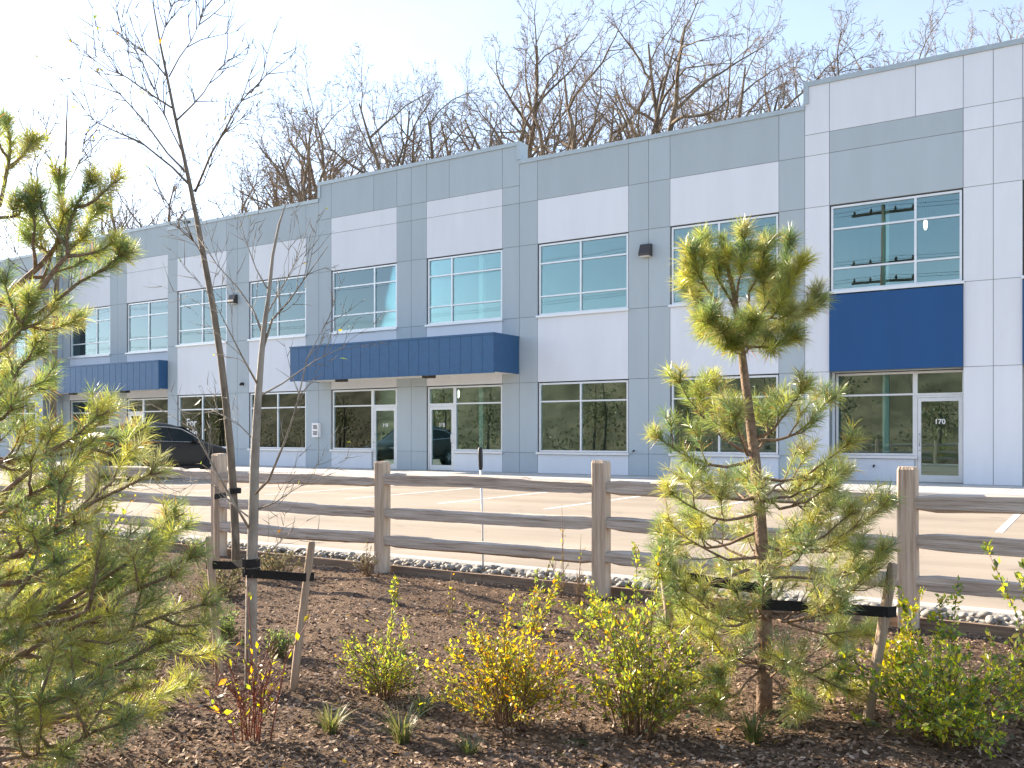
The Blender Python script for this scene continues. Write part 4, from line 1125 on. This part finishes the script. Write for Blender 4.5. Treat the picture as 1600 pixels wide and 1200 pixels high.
def shrub(name, label, cat, base, width, height, nstem, leaves, lsize, pal, seed, stem='dry_stem', group=None, tall=(), droop=.0, loc=None, spread=1.0):
    """many thin stems from the root, leaves along the outer shoots; tall = extra shoots as (dx, dy, height)"""
    r = random.Random(seed); nr = np.random.default_rng(seed)
    b = loc if loc is not None else G(*base)
    b = Vector((b.x, b.y, float(bed_z(b.x, b.y)) if b.y < YP(6.9) else 0.0))
    t = thing(name, label, cat, b, 0, group)
    w = MB(); lp = []; ld = []
    paths = []
    for k in range(nstem):
        an = 6.283 * k / nstem + r.uniform(-.5, .5); q = math.sqrt(r.random())
        hh = height * r.uniform(.3, 1.0) * (1.05 - .4 * q); rr = width * .5 * q * spread
        paths.append((Vector((math.cos(an) * rr, math.sin(an) * rr, hh)), 1.0, an))
    for dx, dy, h in tall: paths.append((Vector((dx, dy, h)), .35, 0))
    for e, dens, an in paths:
        s = Vector((e.x * .22 + r.uniform(-.03, .03), e.y * .22 + r.uniform(-.03, .03), -.02))
        m = s.lerp(e, .5) + Vector((e.x * -.12, e.y * -.12, e.z * .12)); 
        pts = [s, s.lerp(m, .5) + Vector((0, 0, .02)), m, m.lerp(e, .55) + Vector((0, 0, -droop * .3)), e + Vector((0, 0, -droop * height))]
        w.tube(pts, [.0034, .0030, .0026, .0020, .0012], 4)
        subs = [pts]
        for j in range(7 if dens == 1 else 4):
            f = r.uniform(.12, .95) * 4; i = min(int(f), 3); p = pts[i].lerp(pts[i+1], f - i)
            d = (pts[i+1] - pts[i]).normalized() + Vector((r.gauss(0, .6), r.gauss(0, .6), r.gauss(.1, .4)))
            l = height * r.uniform(.12, .30) * (1 if dens == 1 else .35)
            q = [p, p + d.normalized() * l * .5, p + d.normalized() * l + Vector((0, 0, .02 - droop * .2))]
            w.tube(q, [.0024, .0019, .0011], 3); subs.append(q)
        for q in subs: 
            lo = 1 if len(q) == 5 else 0
            for i in range(lo, len(q) - 1): lp.append((q[i], q[i+1], dens))
    w.build('stems', M[stem], t, True)
    if leaves:
        sg = np.array([[tuple(a), tuple(b_)] for a, b_, d_ in lp]); ln = np.linalg.norm(sg[:, 1] - sg[:, 0], axis=1) * np.array([1.0 if d_ == 1 else 1.6 for a, b_, d_ in lp]) * (0.5 + np.clip(sg[:, 1, 2] / max(height, .01), 0, 1.2))
        i = nr.choice(len(sg), leaves, p=ln / ln.sum()); f = nr.random((leaves, 1))
        pt = sg[i, 0] * (1 - f) + sg[i, 1] * f + nr.normal(0, .008, (leaves, 3)); dr = unit(sg[i, 1] - sg[i, 0]) + np.array([0, 0, -.15])
        V, Fc, c = leaf_cloud(pt, dr, lsize, PAL[pal][0], PAL[pal][1], 1.2, nr)
        # whole shoots turn together: tint per segment
        sh = (.72 + .56 * nr.random(len(sg)))[i]; c = c * np.repeat(sh, 4)[:, None]
        obj('leaves', make_mesh('leaves', V, Fc, M['leaf'], False, c), t)
    return t
shrub('shrub', 'loose yellow green shrub with one tall shoot, left of the middle of the bed', 'shrub', (603, 1080), .46, .42, 30, 2600, .018, 'lime', 1, 'dry_stem', None, ((-.02, .1, .62), (.02, .08, .55)))
shrub('shrub', 'broad bright yellow and orange shrub in the middle of the bed', 'shrub', (792, 1122), .70, .54, 46, 5200, .021, 'orange', 2, 'dry_stem', None, ((.12, .1, .66), (.2, .15, .72)))
shrub('shrub', 'tall yellow green shrub with arching shoots just left of the young pine', 'shrub', (998, 1140), .60, .68, 42, 5000, .023, 'lime', 3, 'dry_stem', None, ((-.06, .1, .86), (.1, .05, .9), (-.32, .12, .66), (-.36, .2, .62)))
shrub('shrub', 'dense green and yellow shrub right of the young pine near the bottom right corner', 'shrub', (1480, 1165), .84, .54, 50, 5200, .025, 'green', 4, 'dry_stem', None, ((-.22, .1, .66), (-.05, .15, .62), (.02, .2, .70)))
shrub('shrub', 'arching leafy shrub with bright shoots cut by the right edge', 'shrub', None, .5, .52, 22, 1700, .03, 'lime', 5, 'dry_stem', None, ((-.26, -.03, .82), (-.1, .0, .74), (-.12, .1, .66)), 0, P(1640, 1120, 4.2))
shrub('shrub', 'yellow leafed shrub at the foot of the right pine stake', 'shrub', None, .42, .30, 20, 1500, .024, 'yellow', 6, 'dry_stem', None, ((.04, .0, .46), (.1, .05, .52)), 0, P(1405, 1080, 4.75))
shrub('shrub', 'yellow green leafy bush behind the large pine at the left', 'bush', None, 1.1, 1.15, 40, 4600, .030, 'lime', 7, 'dry_stem', None, ((.5, -.1, 1.62), (.2, .1, 1.5), (-.3, 0, 1.6)), 0, P(95, 1000, 6.4))
shrub('shrub', 'low dull brown green shrub at the stone strip behind the pale young tree', 'shrub', (432, 905), .62, .30, 30, 2200, .016, 'dull', 8)
shrub('shrub', 'low dark twiggy shrub between the fence post and the big pine', 'shrub', (345, 925), .80, .34, 32, 2400, .017, 'dull', 9)
shrub('shrub', 'small dark twiggy plant by the second fence post', 'shrub', (572, 905), .34, .26, 18, 420, .016, 'dull', 10, 'dry_stem', None, ((.06, -.05, .34), (.12, -.06, .30)))
shrub('shrub', 'upright young shrub with lime leaves before the marker rod', 'shrub', (835, 985), .34, .34, 9, 300, .03, 'lime', 11, 'dry_stem', None, ((.1, .05, .52), (.22, .1, .5), (.02, .0, .46)))
shrub('shrub', 'sparse low shrub with pale shoots trailing towards the pine', 'shrub', (930, 965), .46, .26, 14, 620, .028, 'lime', 12)
shrub('dogwood_shrub', 'red stemmed dogwood with yellow leaves before the pale young tree', 'shrub', (395, 1160), .44, .62, 13, 95, .030, 'yellow', 13, 'red_stem', None, ((.3, .1, .62), (-.1, .05, .72)), 0, None, .9)
shrub('dogwood_shrub', 'short bare red stemmed dogwood beneath the large pine', 'shrub', (218, 1105), .34, .28, 16, 14, .03, 'yellow', 14, 'red_stem')
shrub('dwarf_conifer', 'small feathery green conifer right of the pale young tree', 'shrub', (437, 1036), .15, .18, 22, 1300, .013, 'conifer', 15)
shrub('dwarf_conifer', 'small dark green conifer behind the left wooden stake', 'shrub', (350, 1010), .24, .24, 24, 1500, .014, 'conifer', 16)
for k, (px, py, h, lab) in enumerate(((876, 935, .78, 'tall dry weed stalk with a yellow tip left of the third fence post'), (906, 940, .56, 'shorter dry weed stalk beside the third fence post'), (703, 965, .34, 'thin dry weed stalks in the middle of the mulch'))):
    shrub('dry_weed', lab, 'weed', (px, py), .16, h * .6, 4, 22, .02, 'yellow', 60 + k, 'dry_stem', 'dry weed stalks', ((.0, .02, h), (.03, 0, h * .8)))
def tuft(label, base, n, h, seed, pal=((.10, .14, .04), (.17, .19, .06), (.25, .22, .10))):
    nr = np.random.default_rng(seed); b = G(*base); b.z = float(bed_z(b.x, b.y))
    an = nr.random(n) * 6.283; ln = h * (.5 + .6 * nr.random(n)); out = .35 + 1.0 * nr.random(n)
    st = np.stack([np.cos(an) * .03 * nr.random(n), np.sin(an) * .03 * nr.random(n), np.full(n, -.005)], -1)
    dh = np.stack([np.cos(an), np.sin(an), np.zeros(n)], -1); sd = np.stack([-np.sin(an), np.cos(an), np.zeros(n)], -1)
    Vv = []
    for t, w in ((0, .0026), (.4, .0024), (.75, .0017), (1, .0003)):
        c = st + dh * (ln * out * t ** 1.7 * .75)[:, None] + np.array([0, 0, 1]) * (ln * (t - .35 * out * t ** 2.4))[:, None]
        Vv += [c - sd * w, c + sd * w]
    V = np.stack(Vv, 1).reshape(-1, 3); k = 8 * np.arange(n)[:, None]
    Fc = np.concatenate([np.array([[2*j, 2*j+1, 2*j+3, 2*j+2]]) + k for j in range(3)], 0)
    c = np.asarray(pal)[nr.integers(0, len(pal), n)] * (.8 + .4 * nr.random((n, 1)))
    o = obj('grass_tuft', make_mesh('grass_tuft', V, Fc, M['grass'], False, np.repeat(c, 8, axis=0)), None, b)
    tag(o, label, 'grass', 'grass tufts in the mulch')
tuft('green grass tuft at the bottom, right of the leaning stake', (517, 1140), 130, .17, 1)
tuft('arching grass tuft below the loose yellow green shrub', (628, 1150), 120, .22, 2)
tuft('grass tuft at the foot of the young pine', (1178, 1150), 120, .2, 3)
tuft('sparse grass tuft below the broad yellow shrub', (735, 1165), 60, .11, 4)
tuft('thin grass tuft between the leaning stake and the loose shrub', (660, 1105), 60, .16, 5)
# fallen leaves
n = 420
lz = 3.3 * (2.2 ** rng.random(n)); lx = (rng.random(n) * 1.3 - .65) * lz
wx = lx * CS - lz * SN; wy = -D + lx * SN + lz * CS; k = wy < YP(6.8); wx, wy = wx[k], wy[k]; n = len(wx)
C = np.stack([wx, wy, bed_z(wx, wy) + .016], -1); a = rng.random(n) * 6.283
U = unit(np.stack([np.cos(a), np.sin(a), rng.normal(0, .3, n)], -1)); W = unit(np.cross(U, np.stack([rng.normal(0, .4, n), rng.normal(0, .4, n), np.ones(n)], -1)))
V, Fq, cl = quads_scatter(C, U * .014, W * .008, np.array([(.34, .25, .04), (.22, .14, .06), (.30, .20, .09)])[rng.integers(0, 3, n)])
fl = obj('fallen_leaves', make_mesh('fallen_leaves', V, Fq, M['leaf'], False, cl)); tag(fl, 'small yellow and brown leaves fallen on the mulch', 'leaves')['kind'] = 'stuff'

# ------------------------------------------------------------------ what the glass mirrors: the far side of the street and an added bank
gx = np.linspace(-220, 120, 150); gy = np.linspace(0, 1, 24)
X, Y = np.meshgrid(gx, gy)
Zb = 8.2 * np.clip(Y * 1.25, 0, 1) ** 1.3 + (.5 * np.sin(X * .31) + .35 * np.sin(X * .83 + 2)) * Y - .05
V = np.stack([X, YP(-22) - Y * 16, Zb], -1).reshape(-1, 3); idx = np.arange(V.shape[0]).reshape(X.shape)
Fq = np.stack([idx[:-1, :-1], idx[1:, :-1], idx[1:, 1:], idx[:-1, 1:]], -1).reshape(-1, 4)
M['backdrop_bank'] = surf('backdrop_bank_surface', [(0.3, (0.11, 0.09, 0.055)), (0.5, (0.21, 0.17, 0.105)), (0.7, (0.33, 0.26, 0.165))], .45, .95, .5, 3, 7, space='World', spec=.1)
structure(obj('added_backdrop_bank', make_mesh('added_backdrop_bank', V, Fq, M['backdrop_bank'], True)))  # added bank behind the trees, gives the ground floor glass an even olive reflection
r = random.Random(77); nr = np.random.default_rng(77)
w = MB(); cs = []
for k in range(52):                          # belt of mixed trees and brush across the road
    x = -150 + k * 4.0 + r.uniform(-1.6, 1.6); y = YP(-13) - r.uniform(0, 9); h = r.uniform(5.0, 8.0)
    w.tube([(x, y, 0), (x + r.uniform(-.3, .3), y, h * .5), (x + r.uniform(-.4, .4), y, h * .92)], [.14, .10, .03], 6)
    n = 700; u = unit(nr.normal(0, 1, (n, 3))) * (nr.random((n, 1)) ** .5)
    cs.append(np.array([x, y, h * .52]) + u * np.array([2.3, 1.9, h * .52]) * (.8 + .35 * np.sin(5 * u[:, :1] + 3 * u[:, 1:2] + k)))
nb = 14000                                   # brush that closes the gaps between the trunks
bx_ = -155 + 220 * nr.random(nb); top = 2.2 + .9 * np.sin(bx_ * .55) + .9 * np.sin(bx_ * 1.7 + 1)
cs.append(np.stack([bx_, YP(-17) - 5 * nr.random(nb), top * nr.random(nb) ** .8], -1))
C = np.concatenate(cs); n = len(C)
V, Fc, c = leaf_cloud(C, nr.normal(0, 1, (n, 3)), .24, [(.14, .15, .06), (.19, .18, .08), (.25, .20, .10), (.28, .20, .11)], [.35, .3, .2, .15], 1, nr)
V2 = np.array(w.V); nv = len(V)
tbm = make_mesh('tree_belt', V, Fc, M['far_leaf'], False, c)
tb_ = obj('tree_belt', tbm); tag(tb_, 'dense belt of green and brown trees mirrored in the ground floor glass', 'trees')['kind'] = 'stuff'
w.build('trunks', M['bark_far'], tb_)
# utility pole mirrored in the upper window of the white block
def pole(x, y, h, lab):
    t = thing('utility_pole', lab, 'utility pole', (x, y, 0), 0, 'utility poles across the street')
    MB().tube([(0, 0, -.3), (0, 0, h * .5), (0, 0, h)], [.19, .16, .12], 10).build('pole', M['polewood'], t, True)
    for zz in (h - .5, h - 3.5, h - 4.6):
        MB().box(-1.8, 1.8, -.07, .07, zz, zz + .14).build('crossarm', M['polewood'], t)
        for xx in (-1.65, -.7, .7, 1.65): MB().tube([(xx, 0, zz + .14), (xx, 0, zz + .24), (xx, 0, zz + .36)], [.05, .09, .04], 8).build('insulator', M['bronze'], t, True)
    return t
def mirror_pt(px, py, dist):
    """where the line of sight through (px,py), mirrored at the facade, meets y = -dist"""
    d = P(px, py, 1.0) - Vector((0, -D, HC)); k = D / d.y; h = Vector((0, -D, HC)) + d * k
    d.y = -d.y; s = dist / -d.y
    return h + d * s
PD = 33.0
q = mirror_pt(1379, 320, PD)
pole(q.x, -PD, q.z, 'wooden utility pole with crossarms mirrored in the upper window of the white block')
WL = ['topmost front', 'topmost rear', 'middle front', 'middle rear', 'lowest front', 'lowest rear']
for i in range(6):
    zz = q.z - (.15 if i < 2 else 3.15 if i < 4 else 4.25); yy = -PD + (-.5 if i % 2 else .5)
    pts = [(q.x + a + 80 * t, yy, zz - 1.1 * math.sin(math.pi * t)) for a in (-160, -80, 0) for t in np.linspace(0, 1, 9)[:-1]] + [(q.x + 80, yy, zz)]
    o = MB().tube(pts, .012, 4).build('overhead_wire', M['black']); tag(o, WL[i] + ' overhead power wire across the street, mirrored in the upper glass', 'wire', 'overhead wires')
